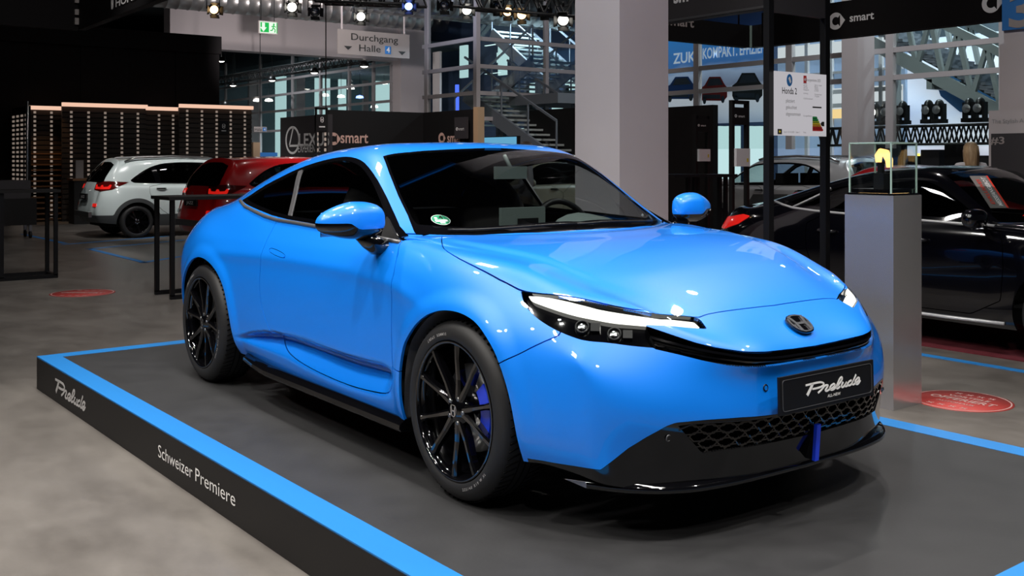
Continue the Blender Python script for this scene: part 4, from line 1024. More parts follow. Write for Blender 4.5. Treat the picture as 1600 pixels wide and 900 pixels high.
# ---- hanging fascia with badge at top left ----
c = at(122,47,17); t = empty('hanging_fascia', c, 0, 'black hanging fascia with white brand lettering at the top left', 'fascia')
MB().box((4.,.06,1.), (8.,.12,2.)).build('right_board', 'wall_dark', t); MB().box((-.06,-3.,1.), (.12,6.,2.)).build('left_board', 'wall_dark', t)
mb = MB()
for z, h_ in ((.08,.12),(.24,.10),(.42,.4),(.9,.5)): mb.box((0,-.01,z+h_/2), (.10,.10,h_*.9))
mb.build('corner_post', 'sign_grey', t)
for x in (1.,6.): MB().tube([(x,.06,1.9),(x,.06,8.98-c[2])], .02, 6).build('cable', 'truss_black', t)
r_ = ony(172,0,c[1]); fr_ = FY((.58,-.002,.33)); p1 = ony(175.5,6,c[1])-c; p2 = ony(181,11,c[1])-c; p3 = ony(206,5,c[1])-c; mb = MB(); h_emblem(mb, FY((p1[0],-.002,p1[2])), .055, .085); mb.build('logo_mark', 'letter_white', t); mb = MB(); add_text(mb, 'HONDA', FY((p2[0],-.002,p2[2])), .12, (p3[0]-p2[0])*1.75, 'l', 0, .002, .02); mb.build('lettering', 'letter_white', t)
# ---- green exit sign and the passage sign ----
c = onx(419,43,-25.); t = empty('exit_sign', c, 0, 'green lit exit sign with arrow and running figure', 'sign')
wx, hx = .26, .16
MB().box((-.03,0,0), (.06,2*wx+.05,2*hx+.05)).build('case', 'sign_grey', t); MB().box((.004,0,0), (.006,2*wx,2*hx)).build('face', 'sign_white', t)
mb = MB(); f_ = FX((.008,0,0)); mb.prism([(-wx+.02,-hx+.02),(0.02,-hx+.02),(0.02,hx-.02),(-wx+.02,hx-.02)], .002, f_)
mb.build('arrow_field', 'sign_green', t)
mb = MB(); f_ = FX((.011,-.15,0)); mb.prism([(-.045,.13),(.045,.13),(.045,.0),(.10,0),(0,-.13),(-.10,0),(-.045,0)], .002, f_); mb.build('arrow', 'sign_white', t)
mb = MB(); f_ = FX((.008,.17,0)); mb.prism([(.028*math.cos(k*PI/5), .10+.028*math.sin(k*PI/5)) for k in range(10)], .003, f_)
for s_ in ([(0,.07),(-.02,.0)],[(-.02,.0),(.04,-.05),(.03,-.13)],[(-.02,0),(-.05,-.07),(-.11,-.08)],[(0,.06),(.06,.02)],[(0,.06),(-.07,.03)]): mb.ribbon(s_, .028, .003, f_)
mb.prism([(.085,-.15),(.11,-.15),(.11,.15),(.085,.15)], .002, f_); mb.build('figure', 'sign_green', t)
for y in (-.2,.2): MB().tube([(-.03,y,hx),(-.03,y,8.98-c[2])], .012, 5).build('cable', 'truss_black', t)
a, b_ = onx(529,84,-25.5), onx(640,45,-25.5); pa, pb_ = onx(529,45,-25.5)[2], onx(529,84,-25.5)[2]
t = empty('passage_sign', ((-25.5), a[1], pb_), 0, 'pale hanging sign reading Durchgang Halle 4', 'sign'); W_, H_ = b_[1]-a[1], pa-pb_
MB().box((-.04, W_/2, H_/2), (.06, W_, H_)).build('board', 'sign_grey', t)
mb = MB(); add_text(mb, 'Durchgang', FX((0,W_*.5,H_*.60)), .22, W_*.66, 'c', 0, .004, .004); mb.build('lettering', 'print_black', t); mb = MB(); add_text(mb, 'Halle', FX((0,W_*.28,H_*.17)), .22, W_*.30, 'l', 0, .004, .004)
mb.build('lettering', 'print_black', t)
mb = MB()
for y in (.13,.89): mb.prism([(-.14,.06),(.14,.06),(0,-.06)], .004, FX((-.006,W_*y,H_*(.26 if y < .5 else .20))))
mb.build('arrows', 'print_black', t)
MB().box((0,W_*.685,H_*.29), (.02,.20,.25)).build('number_field', 'sign_blue', t); mb = MB(); add_text(mb, '4', FX((.011,W_*.685,H_*.19)), .18, None, 'c', 0, .002, .02); mb.build('number', 'letter_white', t)
for y in (.06,.94): MB().box((-.08,W_*y,(H_+8.98-pb_)/2), (.04,.04,8.98-pb_-H_)).build('bracket', 'wall_white', t)
# small repeat of the passage sign farther back
c = onx(407,202,-27); t = empty('passage_sign', c, 0, 'small distant Halle 4 sign above the red car', 'sign')
MB().box((-.03,0,0), (.05,.42,.16)).build('board', 'sign_grey', t); mb = MB(); add_text(mb, 'Halle', FX((-.004,-.18,-.05)), .09, .22, 'l', 0, .002); mb.build('lettering', 'print_black', t)
MB().box((0,.13,0), (.02,.11,.11)).build('number_field', 'sign_blue', t); mb = MB(); add_text(mb, '4', FX((.011,.13,-.04)), .08, None, 'c', 0, .001); mb.build('number', 'letter_white', t)
MB().tube([(-.03,0,.08),(-.03,0,8.98-c[2])], .012, 5).build('cable', 'truss_black', t)
c = onx(417,249,-27.5); t = empty('counter', (c[0],c[1],0), 0, 'pale counter with a small screen behind the red car', 'counter')
MB().box((0,0,.55), (.6,1.5,1.1)).build('body', 'wall_white', t); MB().box((.1,-.1,1.45), (.05,.8,.5)).build('screen', 'sign_blue', t); MB().box((.1,-.1,1.15), (.05,.06,.1)).build('screen_foot', 'truss_black', t)
c = onx(399,225,-26.5); MBx = empty('partition', (c[0],c[1],0), 0, 'narrow cream partition between the slatted panel and the pale counter', 'partition'); MB().box((0,0,1.0), (.2,.22,2.0)).build('board', 'wood_pale', MBx)
# ---- centre: brand walls ----
def wall_board(name, x0, x1, y0, y1, zt_, mat, label):
    t = empty(name, (x0,y0,0), 0, label, 'wall'); MB().box(((x1-x0)/2, (y1-y0)/2, zt_/2), (max(abs(x1-x0),.1), max(abs(y1-y0),.1), zt_)).build('board', mat, t); return t
yl = 6.4; a, b_ = ony(438,184,yl), ony(511,176,yl); t = wall_board('brand_wall', a[0], b_[0], yl, yl+.12, a[2], 'panel_grey', 'dark grey stand wall with white oval logo, left of the long black corner wall')
def rel(p, t): return (p[0]-t.location.x, p[1]-t.location.y, p[2]-t.location.z)
mb = MB(); c = ony(457,219,yl-.003); k = (ony(468,219,yl)[0]-ony(446,219,yl)[0])/2
f_ = FY(rel(c,t)); el = [(k*math.cos(i*PI/16), k*.86*math.sin(i*PI/16)) for i in range(32)]
for i in range(32): mb.prism([el[i], el[(i+1) % 32], (el[(i+1) % 32][0]*.84, el[(i+1) % 32][1]*.84), (el[i][0]*.84, el[i][1]*.84)], .004, f_)
mb.ribbon([(.12*k,.78*k),(-.42*k,-.30*k)], .13*k, .004, f_, 0, 2); mb.ribbon([(-.42*k,-.34*k),(.75*k,-.34*k)], .13*k, .004, f_, 0, 2)
mb.build('logo_mark', 'letter_white', t); mb = MB(); c = ony(467,228,yl-.003); add_text(mb, 'LEXUS', FY(rel(c,t)), ony(467,208,yl)[2]-ony(467,228,yl)[2], (ony(494,228,yl)[0]-c[0])*1.75, 'l', 0, .004, .02)
mb.build('lettering', 'letter_white', t); mb = MB(); c = ony(466,238,yl-.003); add_text(mb, 'EXPERIENCE', FY(rel(c,t)), .17, ony(501,238,yl)[0]-c[0], 'l', 0, .004)
mb.build('lettering', 'letter_white', t)
xs_, yc_ = -15.96, 8.88; a, b_ = onx(513,174,xs_), ony(742,173,yc_); zt_ = onx(661,176,xs_)[2]
t = empty('brand_wall', (xs_,a[1],0), 0, 'long black corner wall with copper-coloured lettering', 'wall'); sw = t
MB().box((-.06,(yc_-a[1])/2,zt_/2), (.12,yc_-a[1],zt_)).build('left_board', 'panel_black', t)
MB().box(((b_[0]-xs_)/2,yc_-a[1]+.06,zt_/2), (b_[0]-xs_+.1,.12,zt_)).build('right_board', 'panel_black', t)
mb = MB(); c = onx(521,217,xs_+.004); ring_mark(mb, FX(rel(c,t)), .13); mb.build('logo_mark', 'letter_copper', t); mb = MB(); c = onx(532,223,xs_+.004); add_text(mb, 'smart', FX(rel(c,t)), .24, onx(575,223,xs_)[1]-c[1], 'l', 0, .003, .015)
mb.build('lettering', 'letter_copper', t); mb = MB(); c = ony(690,216,yc_-.004); ring_mark(mb, FY(rel(c,t)), .12); mb.build('logo_mark', 'letter_copper', t); mb = MB(); c = ony(699,223,yc_-.004); add_text(mb, 'smart', FY(rel(c,t)), .22, ony(726,223,yc_)[0]-c[0], 'l', 0, .003, .015); mb.build('lettering', 'letter_copper', t)
c = ony(745,249,yc_); t = empty('wall_end_post', (c[0],c[1],0), 0, 'warm wooden end post right of the long black corner wall', 'post')
MB().box((0,.05,zt_/2+.02), (.16,.16,zt_+.04)).build('post', 'wood_pale', t); mb = MB()
for i in range(18): mb.box((-.082,-.0,.2+i*.13), (.012,.02,.03))
o = mb.build('rivets', 'truss_black', t); o['kind'] = 'stuff'
# small smart panel in front of the right board
c = ony(719,249,yc_-.13); z0_ = ony(719,183,yc_-.13)[2]; t = empty('display_stand', (c[0],c[1],0), 0, 'small dark sign panel on a post before the black corner wall', 'sign')
MB().box((0,.03,z0_-.22), (.44,.05,.44)).build('board', 'panel_grey', t); MB().box((0,.075,z0_/2), (.06,.05,z0_)).build('post', 'panel_black', t); mb = MB(); ring_mark(mb, FY((-.12,.003,z0_-.24)), .035); add_text(mb, 'smart', FY((-.06,.003,z0_-.27)), .07, .20, 'l', 0, .002); mb.build('lettering', 'letter_white', t)
# info totem with badge between the two brand walls
c = at(502,249,20.4); t = empty('info_totem', (c[0],c[1],0), 0, 'slim black totem with car badge between the grey and black brand walls', 'sign')
z0_, ww = at(502,168,20.4)[2], .26
for s in (-1,1): MB().box((0,s*(ww/2-.015),z0_/2), (.05,.03,z0_)).build('post', 'panel_black', t)
MB().box((0,0,z0_-.02), (.05,ww,.04)).build('top_rail', 'panel_black', t); MB().box((.005,0,z0_-.30), (.05,ww,.32)).build('board', 'panel_black', t)
mb = MB(); h_emblem(mb, FX((.032,0,z0_-.24)), .04, .055); mb.box((.032,0,z0_-.38), (.004,.13,.025)); mb.build('badge', 'letter_white', t)
mb = MB()
for i in range(6):
    for s in (-1,1): mb.box((.0,s*.09,z0_-.52-i*.105), (.03,.045,.06))
o = mb.build('light_squares', 'led_square', t); o['kind'] = 'stuff'
MB().tube([(0,.1,z0_),(0,.1,8.98)], .012, 5).build('cable', 'truss_black', t)
# dark wall and lit blue screen behind the coupe's roof
a, b_ = ony(823,173,13.0), ony(1000,170,13.0); t = wall_board('stand_wall', a[0], b_[0], 13.0, 13.12, a[2], 'panel_black', 'black stand wall left of the square column')
a = ony(757,249,11.2); b_ = ony(807,249,11.2); z1_ = ony(780,213,11.2)[2]; t = empty('light_box', (a[0],11.2,0), 0, 'pale blue light box showing just above the coupe roof', 'screen')
emit_mat('screen_blue', (.16,.48,.72), .8)
MB().box(((b_[0]-a[0])/2,.06,z1_/2), (b_[0]-a[0],.10,z1_)).build('case', 'panel_black', t); MB().box(((b_[0]-a[0])/2,0,z1_-.35), (b_[0]-a[0]-.02,.02,.66)).build('screen', 'screen_blue', t)
# ---- lighting trusses with spot lamps ----
def truss(name, a, b, s, n, label, grp=None, mat='truss_black'):
    t = empty(name, a, 0, label, 'truss', grp); d = Vector(b)-Vector(a); u = d.normalized(); r = u.cross(Vector((0,0,1))).normalized(); w_ = Vector((0,0,1))
    for i, j in ((-1,-1),(1,-1),(1,1),(-1,1)): MB().tube([r*(i*s/2)+w_*(j*s/2), d+r*(i*s/2)+w_*(j*s/2)], s*.075, 6).build('chord', mat, t)
    mb = MB()
    for k in range(n):
        f0, f1 = d*(k/n), d*((k+1)/n)
        for i, j, i2, j2 in ((-1,-1,1,-1),(1,-1,1,1),(1,1,-1,1),(-1,1,-1,-1)):
            p_, q_ = ((i,j),(i2,j2)) if k % 2 else ((i2,j2),(i,j))
            mb.bar(f0+r*(p_[0]*s/2)+w_*(p_[1]*s/2), f1+r*(q_[0]*s/2)+w_*(q_[1]*s/2), s*.07)
    o = mb.build('lattice', mat, t); o['kind'] = 'stuff'; return t
def hangers(t, pts):
    for p in pts: MB().tube([p, (p[0],p[1],8.98-t.location.z)], .015, 5).build('cable', 'truss_black', t)
a, b_ = at(500,-12,15), at(660,-8,14.5); t = truss('lighting_truss', a, b_, .3, 14, 'black lighting truss at the top above the passage sign'); hangers(t, [(0,0,.15), tuple(Vector(b_)-Vector(a)+Vector((0,0,.15)))])
a, b_ = at(715,-4,13), at(905,11,12.4); t = truss('lighting_truss', a, b_, .26, 12, 'black lighting truss at the top left of the square column'); hangers(t, [(0,0,.13), tuple(Vector(b_)-Vector(a)+Vector((0,0,.13)))])
yt = 15.5; a, b_ = ony(330,129,yt), ony(575,89,yt); t = truss('lighting_truss', (a[0],yt,b_[2]), (b_[0],yt,b_[2]), .34, 44, 'long thin black truss slanting under the lintel at the left'); hangers(t, [(3.,0,.18), (12.,0,.18)])
def can(u, v, d, aim, lit, label, s=1., hang=.22):
    """stage lamp: yoke, barrel, lens, barn doors"""
    p = at(u, v, d); t = empty('stage_spot', p, 0, label, 'lamp', 'stage spot lamps under the roof')
    ax = (Vector(aim)-Vector(p)).normalized(); fr_ = frame((0,0,0), ax.cross(Vector((0,0,1))), ax.cross(Vector((0,0,1))).cross(ax)); rr = Matrix(((fr_[0][0],fr_[0][1],ax.x,0),(fr_[1][0],fr_[1][1],ax.y,0),(fr_[2][0],fr_[2][1],ax.z,0),(0,0,0,1)))
    def put(mb, n, m_):
        mb.V = [tuple(rr @ (Vector(q)*s)) for q in mb.V]; return mb.build(n, m_, t)
    mb = MB(); mb.lathe([(.001,-.16),(.06,-.16),(.075,-.10),(.085,.10),(.10,.12),(.10,.15),(.085,.15),(.08,.06)], 20); put(mb, 'barrel', 'can_black')
    mb = MB(); mb.lathe([(.081,.075),(.05,.095),(.001,.10)], 20); put(mb, 'lens', lit or 'chrome')
    for i in range(4):
        c_, s_ = math.cos(i*PI/2), math.sin(i*PI/2); mb = MB(); mb.box((0,0,0), (.17,.006,.11)); ca, sa = math.cos(.5), math.sin(.5)
        mb.V = [(x, y*ca+z*sa+.12, -y*sa+z*ca+.20) for x, y, z in mb.V]; mb.V = [(x*c_-y*s_, x*s_+y*c_, z) for x, y, z in mb.V]; put(mb, 'barn_door', 'can_black')
    mb = MB(); side_ = ax.cross(Vector((0,0,1))).normalized()*.12*s
    mb.tube([side_, side_+Vector((0,0,.2*s)), -side_+Vector((0,0,.2*s)), -side_], .012*s, 6); mb.build('yoke', 'can_black', t)
    MB().tube([(0,0,.2*s),(0,0,hang)], .02*s, 6).build('clamp', 'can_black', t)
    return t
AIM = (-.5,0,1)
for u, v, d, l_, lab, s in ((455,10,14,'lamp_white','lit stage lamp with open barn doors, left of the passage sign',.78),(491,17,14.5,None,'dark round stage lamp between the two lit ones left of the passage sign',.72),
        (563,25,14.2,'lamp_white','bright stage lamp shining just above the Durchgang sign',.72),(638,9,14,'lamp_blue','blue glowing stage lamp right of the Durchgang sign',.66),
        (333,14,13.5,'lamp_warm','stage lamp with amber lens edge left of the green exit sign',.68),(694,7,13.5,None,'dark stage lamp hanging between the blue lamp and the lit lamp',.72),
        (729,15,13,'lamp_white','stage lamp lit from above at the top centre',.68),(777,10,12.9,None,'first dark stage lamp of the row left of the column',.66),(793,17,12.9,'lamp_warm','stage lamp with amber lens in the row left of the column',.68),
        (815,22,12.8,'lamp_warm','lowest stage lamp with amber lens left of the column',.68),(851,17,12.7,None,'dark boxy stage lamp second from the column',.62),(880,30,12.5,'lamp_white','brightly lit stage lamp with barn doors beside the column',.78)):
    can(u, v, d, AIM, l_, lab, s)
def pendant(u, v, y, label, s=1.):
    p = ony(u, v, y); t = empty('pendant_lamp', p, 0, label, 'lamp', 'bell lamps under the left truss')
    MB().lathe([(.04,.22),(.10,.20),(.16,.10),(.19,0),(.17,0)], 16).build('shade', 'can_black', t); MB().lathe([(.16,.02),(.08,-.03),(.001,-.045)], 16).build('bulb', 'lamp_white', t)
    MB().tube([(0,0,.2),(0,0,8.98-p[2])], .012, 5).build('stem', 'can_black', t)
for u, v, lab in ((346,92,'bell lamp just right of the black stand wall, highest at the left'),(364,130,'bell lamp at the lower left end of the slanting truss'),(425,122,'bell lamp second along the slanting truss'),(491,110,'bell lamp third along the slanting truss'),(569,100,'bell lamp last along the slanting truss, below the Durchgang sign'),(352,163,'small bell lamp above the right slatted panel')):
    pendant(u, v+4, 15.1 if v != 163 else 13., lab)
# ======================================================================
# the other cars in the hall
# ======================================================================
def curve_x(rows, x0):                       # shift a whole table along the car
    return [[(x+x0, w_, z) for x, w_, z in r] for r in rows]
SR = [ # tall hatchback: front axle x = 0, rear axle -2.53
 [(-3.15,.66,.30),(-2.95,.74,.28),(-2.5,.80,.24),(-1.3,.80,.21),(0,.80,.22),(.35,.79,.22),(.62,.66,.22)],
 [(-3.20,.68,.46),(-2.98,.78,.42),(-2.5,.835,.38),(-1.3,.83,.34),(0,.835,.36),(.35,.82,.36),(.66,.69,.36)],
 [(-3.18,.69,.66),(-2.98,.795,.62),(-2.5,.855,.60),(-1.3,.845,.58),(0,.855,.58),(.35,.835,.55),(.66,.70,.52)],
 [(-3.14,.69,.83),(-2.95,.79,.80),(-2.5,.848,.79),(-1.3,.84,.78),(0,.84,.76),(.35,.81,.73),(.62,.69,.68)],
 [(-3.08,.67,.96),(-2.9,.765,.95),(-2.5,.825,.94),(-1.3,.825,.93),(0,.81,.90),(.3,.76,.86),(.55,.66,.82)],
 [(-3.07,.65,1.02),(-2.9,.735,1.01),(-2.5,.79,1.0),(-1.3,.79,.985),(-.3,.79,.97),(0,.76,.955),(.3,.69,.91),(.60,.54,.85)],
 [(-3.02,.62,1.18),(-2.85,.70,1.18),(-2.5,.745,1.18),(-1.3,.745,1.18),(-.7,.745,1.14),(-.2,.755,1.0),(.05,.70,.97),(.3,.6,.935),(.64,.42,.865)],
 [(-2.86,.53,1.385),(-2.7,.59,1.42),(-2.4,.62,1.455),(-1.6,.635,1.475),(-.95,.635,1.44),(-.55,.67,1.23),(-.15,.71,1.015),(.05,.6,.985),(.3,.48,.95),(.66,.30,.875)],
 [(-2.83,.28,1.455),(-2.7,.31,1.48),(-2.4,.32,1.505),(-1.6,.32,1.525),(-.9,.32,1.475),(-.45,.35,1.24),(.02,.36,1.02),(.2,.3,.99),(.4,.25,.955),(.68,.15,.88)],
 [(-2.82,0,1.470),(-2.7,0,1.495),(-2.4,0,1.52),(-1.6,0,1.54),(-.85,0,1.485),(-.4,0,1.24),(.08,0,1.02),(.25,0,.99),(.4,0,.965),(.69,0,.882)]]
SXEND = [(r[0][0], r[-1][0]) for r in SR]
SST = [-2.98,-2.85,-2.7,-2.53,-2.2,-1.8,-1.4,-1.0,-.7,-.4,-.1,.08,.25,.36,.48,.58]
SHS = {8:[(-2.98,0),(-1.4,0),(-.7,.08),(-.4,.10),(-.1,.10),(.25,0),(.6,0)], 9:[(-2.98,0),(-1.4,0),(-.7,.12),(-.4,.15),(-.1,.15),(.25,0),(.6,0)]}
SF = [[(.72,.54,.22),(.76,.42,.22),(.79,.30,.22),(.80,.15,.22),(.80,0,.22)],[(.76,.55,.36),(.81,.42,.36),(.84,.30,.36),(.85,.15,.36),(.85,0,.36)],
      [(.76,.55,.52),(.81,.42,.52),(.84,.30,.52),(.85,.15,.52),(.85,0,.52)],[(.70,.55,.72),(.76,.42,.73),(.79,.30,.74),(.80,.15,.74),(.80,0,.74)]]
SB = [[(-3.19,.54,.30),(-3.22,.42,.30),(-3.23,.30,.30),(-3.24,.15,.30),(-3.24,0,.30)],[(-3.25,.56,.48),(-3.28,.44,.48),(-3.29,.30,.48),(-3.30,.15,.48),(-3.30,0,.48)],
      [(-3.21,.57,.70),(-3.24,.46,.70),(-3.25,.30,.70),(-3.26,.15,.70),(-3.26,0,.70)],[(-3.13,.57,.96),(-3.15,.47,.99),(-3.16,.32,1.01),(-3.16,.16,1.02),(-3.16,0,1.02)]]
SDLO = [(-2.70,1.045),(-2.50,1.20),(-2.30,1.32),(-2.10,1.39),(-1.9,1.42),(-1.6,1.432),(-1.15,1.42),(-.85,1.385),(-.6,1.24),(-.33,1.05),(-.25,.995),(-.6,1.0),(-1.4,1.01),(-2.2,1.025)]
SWS = [(-.94,.60),(-.88,.40),(-.84,.2),(-.83,-.2),(.06,-.2),(.03,.2),(-.05,.45),(-.17,.665),(-.42,.655),(-.7,.63)]
def wheel_simple(par, x, y, r, rim, n, sgn, mat='gloss_black', wd=.2, two=True):
    t = bpy.data.objects.new('wheel', None); link(t); t.parent = par; t.location = (x, y, r); t.rotation_euler = (0, .3, 0 if sgn < 0 else PI)
    m = MB(); m.lathe([(rim,.012),(rim+.015,.004),(r-.03,.008),(r-.008,.03),(r,.06),(r,wd-.04),(r-.02,wd-.01),(rim,wd)], 40, 0, 'y'); m.build('tyre', 'rubber', t)
    m = MB(); m.lathe([(rim,.012),(rim-.012,.008),(rim-.02,.02),(rim-.025,wd)], 40, 0, 'y'); m.lathe([(.001,.02),(.05,.022),(.06,.06)], 20, 0, 'y')
    for k in range(n):
        for e in ((-.13,.13) if two else (0,)):
            a, b = 2*PI*k/n+e*.6, 2*PI*k/n+e*1.7
            m.bar((.04*math.cos(a),.035,.04*math.sin(a)), ((rim-.012)*math.cos(b),.025,(rim-.012)*math.sin(b)), .026 if two else .05, .03)
    m.build('rim', mat, t); m = MB(); m.lathe([(.001,.12),(rim-.02,.12)], 30, 0, 'y'); m.build('brake_disc', 'matte_black', t)
    m = MB()
    for k in range(5): m.lathe([(.001,.014),(.010,.014),(.011,.04)], 8, 0, 'y', (.035*math.cos(2*PI*k/5),0,.035*math.sin(2*PI*k/5)))
    m.build('wheel_nuts', 'chrome', t)['kind'] = 'stuff'
_surf = {}
def surf_of(key, tabs, level, zs=1.):
    if key not in _surf:
        V, F = car_surface(*tabs, level, 4); V[:,2] *= zs; _surf[key] = Surf(V, vnormals(V, F), [tuple(map(int, f)) for f in F])
    return _surf[key]
def other_car(S, name, label, loc, rz, paint, wb, arch_r, wr, dlo, ws, rear_win, tail, pillars, glass='tint_glass', clad=None, zw=0., doors=(), handles=(), rim_n=6, rim_mat='gloss_black', trim=None, tail_mat='tail_lit', rails=False, mirrors=None, front=None, group=None):
    t = empty(name, loc, rz, label, 'car', group)
    side = np.abs(S.V[:,1]) > .5
    f = np.minimum(np.hypot(S.V[:,0], S.V[:,2]-wr), np.hypot(S.V[:,0]+wb, S.V[:,2]-wr))-arch_r
    full = S; S = clip(S, -masked(f, side))
    inner = S
    f = masked(sdf(XY(S), ws), (S.V[:,2] > .9) & (S.V[:,0] > -wb*.55)); part_surf('windscreen', clip(S, f+.004), 'windscreen_glass', t, .004); S = clip(S, -f)
    f = rear_win(S); part_surf('rear_window', clip(S, f+.004), glass, t, .004); S = clip(S, -f)
    f = masked(sdf(XZ(S), dlo), (np.abs(S.V[:,1]) > .5) & (S.V[:,2] > .85)); W = clip(S, f); S = clip(S, -f)
    f = tail(S); tl = clip(S, f); S = clip(S, -f)
    for sgn in (-1, 1): part_surf('tail_lamp', side_split(tl, sgn), tail_mat, t, .02, -.006)
    if front is not None:
        f = front(S); fl_ = clip(S, f); S = clip(S, -f)
        for sgn in (-1, 1): part_surf('head_lamp', side_split(fl_, sgn), 'lamp_dark', t, .02, -.003)
    for sgn in (-1, 1):
        D = side_split(W, sgn); f = sdf(XZ(D), dlo)
        part_surf('window_frame', clip(D, -f-.028), trim or 'gloss_black', t, .008); D = clip(D, f+.028)
        for x0, k_, w_ in pillars:
            g = np.abs(D.V[:,0]-x0-(D.V[:,2]-1.2)*k_)-w_; part_surf('pillar', clip(D, g), 'gloss_black', t, .006); D = clip(D, -g)
            g = D.V[:,0]-x0-(D.V[:,2]-1.2)*k_; part_surf('side_window', clip(D, -g), glass, t, 0, .004); D = clip(D, g)
        part_surf('side_window', D, glass, t, 0, .004)
    if clad:
        f = np.minimum(np.where(np.abs(S.V[:,1]) > .5, np.minimum(np.hypot(S.V[:,0], S.V[:,2]-wr), np.hypot(S.V[:,0]+wb, S.V[:,2]-wr))-arch_r-.075, 1), S.V[:,2]-clad)
        part_surf('cladding', clip(S, f), 'clad_grey', t, .02, -.008); S = clip(S, -f)
    for i, dp in enumerate(doors):
        for sgn in (-1, 1):
            H = side_split(S, sgn); g = masked(sdf(XZ(H), dp), H.V[:,2] < 1.2); D = clip(H, g+.004)
            if len(D.F): part_surf('door', D, paint, t, .01)
        g = masked(sdf(XZ(S), dp), (np.abs(S.V[:,1]) > .5) & (S.V[:,2] < 1.2)); S = clip(S, -g+.003)
    part_surf('body_shell', S, paint, t)
    I = clip(inner, -masked(sdf(XY(inner), ws), (inner.V[:,2] > .9) & (inner.V[:,0] > -wb*.55))+.02); I = clip(I, -masked(sdf(XZ(I), dlo), (np.abs(I.V[:,1]) > .5) & (I.V[:,2] > .85))+.02); I = clip(I, -rear_win(I)+.02)
    mk('inner_frame', I.V-I.N*.02, I.F, 'matte_black', t, True)
    MB().box((-wb/2,0,.27), (wb+1.0,1.1,.12)).build('underbody', 'matte_black', t)
    hw = np.abs(full.V[:,1]).max()
    for x in (0, -wb):
        for sgn in (-1, 1): wheel_simple(t, x, sgn*(hw-.015), wr, wr*.74, rim_n, sgn, rim_mat)
    m = MB()
    for y in (-.36,.36): m.box((-wb*.45,y,.72), (.5,.48,.2)); m.box((-wb*.55,y,.98), (.16,.46,.5))
    m.build('seats', 'seat_cloth', t)
    MB().box((-.35,0,.85), (.4,1.2,.2)).build('dashboard', 'matte_black', t)
    bv = BVHTree.FromPolygons([tuple(v) for v in full.V], full.F)
    def sy(x, z): h = bv.ray_cast(Vector((x,-3,z)), Vector((0,1,0))); return h[0].y if h[0] is not None else -.8
    for x, z in handles:
        for sgn in (-1, 1): MB().tube([(x-.09, -sgn*(sy(x-.09,z)-.008), z), (x-.05, -sgn*(sy(x,z)-.03), z), (x+.05, -sgn*(sy(x,z)-.03), z), (x+.09, -sgn*(sy(x+.09,z)-.008), z)], .014, 8).build('door_handle', 'gloss_black' if clad else paint, t)
    if rails:
        for sgn in (-1, 1):
            pts = [(x, sgn*.61, h_) for x, h_ in ((-2.7,1.44),(-2.5,1.515),(-1.8,1.545),(-1.1,1.515),(-.95,1.475))]; MB().tube(pts, .022, 8).build('roof_rail', 'steel', t)
    if mirrors:
        for sgn in (-1, 1):
            x, z = mirrors; y = -sgn*sy(x, z-.08)
            Vv, Ff = cushion((x+.02, y+sgn*.17, z+.03), (.07,.13,.075), 2.4); MB().add(Vv, Ff, 0, True).build('door_mirror', paint, t)
            MB().bar((x,y,z-.04), (x+.01,y+sgn*.12,z-.02), .05, .03).build('mirror_arm', 'gloss_black', t)
    return t, sy
pbsdf('bright_trim', (.55,.55,.57), .3, metal=.3)
pbsdf('paint_white', (.66,.75,.75), .3, coat=1.); pbsdf('paint_red', (.62,.008,.012), .3, coat=1.); pbsdf('paint_black', (.0015,.0015,.003), .1, coat=1., coat_rough=.01); pbsdf('paint_silver', (.42,.42,.43), .3, metal=.3, coat=1.)
pbsdf('paint_cream', (.62,.55,.42), .35, coat=.8); pbsdf('clad_grey', (.055,.06,.063), .5); pbsdf('lamp_dark', (.03,.03,.035), .05, coat=1.)
pbsdf('tail_lit', (.5,.01,.01), .15, coat=1., emit=(1,.02,.012), estr=.5); pbsdf('tail_dark', (.10,.004,.004), .12, coat=1.)
HT = (SR, SXEND, SHS, SST, SF, SB)
hatch = surf_of('hatch', HT, 3)
def SR_(S): return np.stack([S.V[:,0]+np.abs(S.V[:,1]), S.V[:,2]], 1)
hrw = lambda S: masked(sdf(YZ(S), [(-.2,1.445),(.25,1.435),(.50,1.385),(.59,1.22),(.615,1.08),(.55,1.045),(.3,1.05),(-.2,1.055)]), S.V[:,0] < -2.80)
htl = lambda S: masked(sdf(SR_(S), [(-2.80,.915),(-2.50,.885),(-2.22,.915),(-1.90,1.055),(-2.3,1.075),(-2.78,1.07)]), S.V[:,0] < -2.5)
HARGS = dict(wb=2.53, arch_r=.365, wr=.31, dlo=smooth_poly(SDLO, 1), ws=SWS, rear_win=hrw, tail=htl, pillars=((-2.16,-.30,.05),(-1.30,-.10,.055)), tail_mat='tail_dark',
    doors=(smooth_poly([(-2.30,1.02),(-1.34,1.0),(-1.34,.40),(-1.9,.40),(-2.12,.55),(-2.30,.80)], 1), smooth_poly([(-1.32,1.0),(-.36,.98),(-.30,.80),(-.36,.40),(-1.32,.40)], 1)), handles=((-2.08,.93),(-1.12,.92)), mirrors=(-.45,1.02))
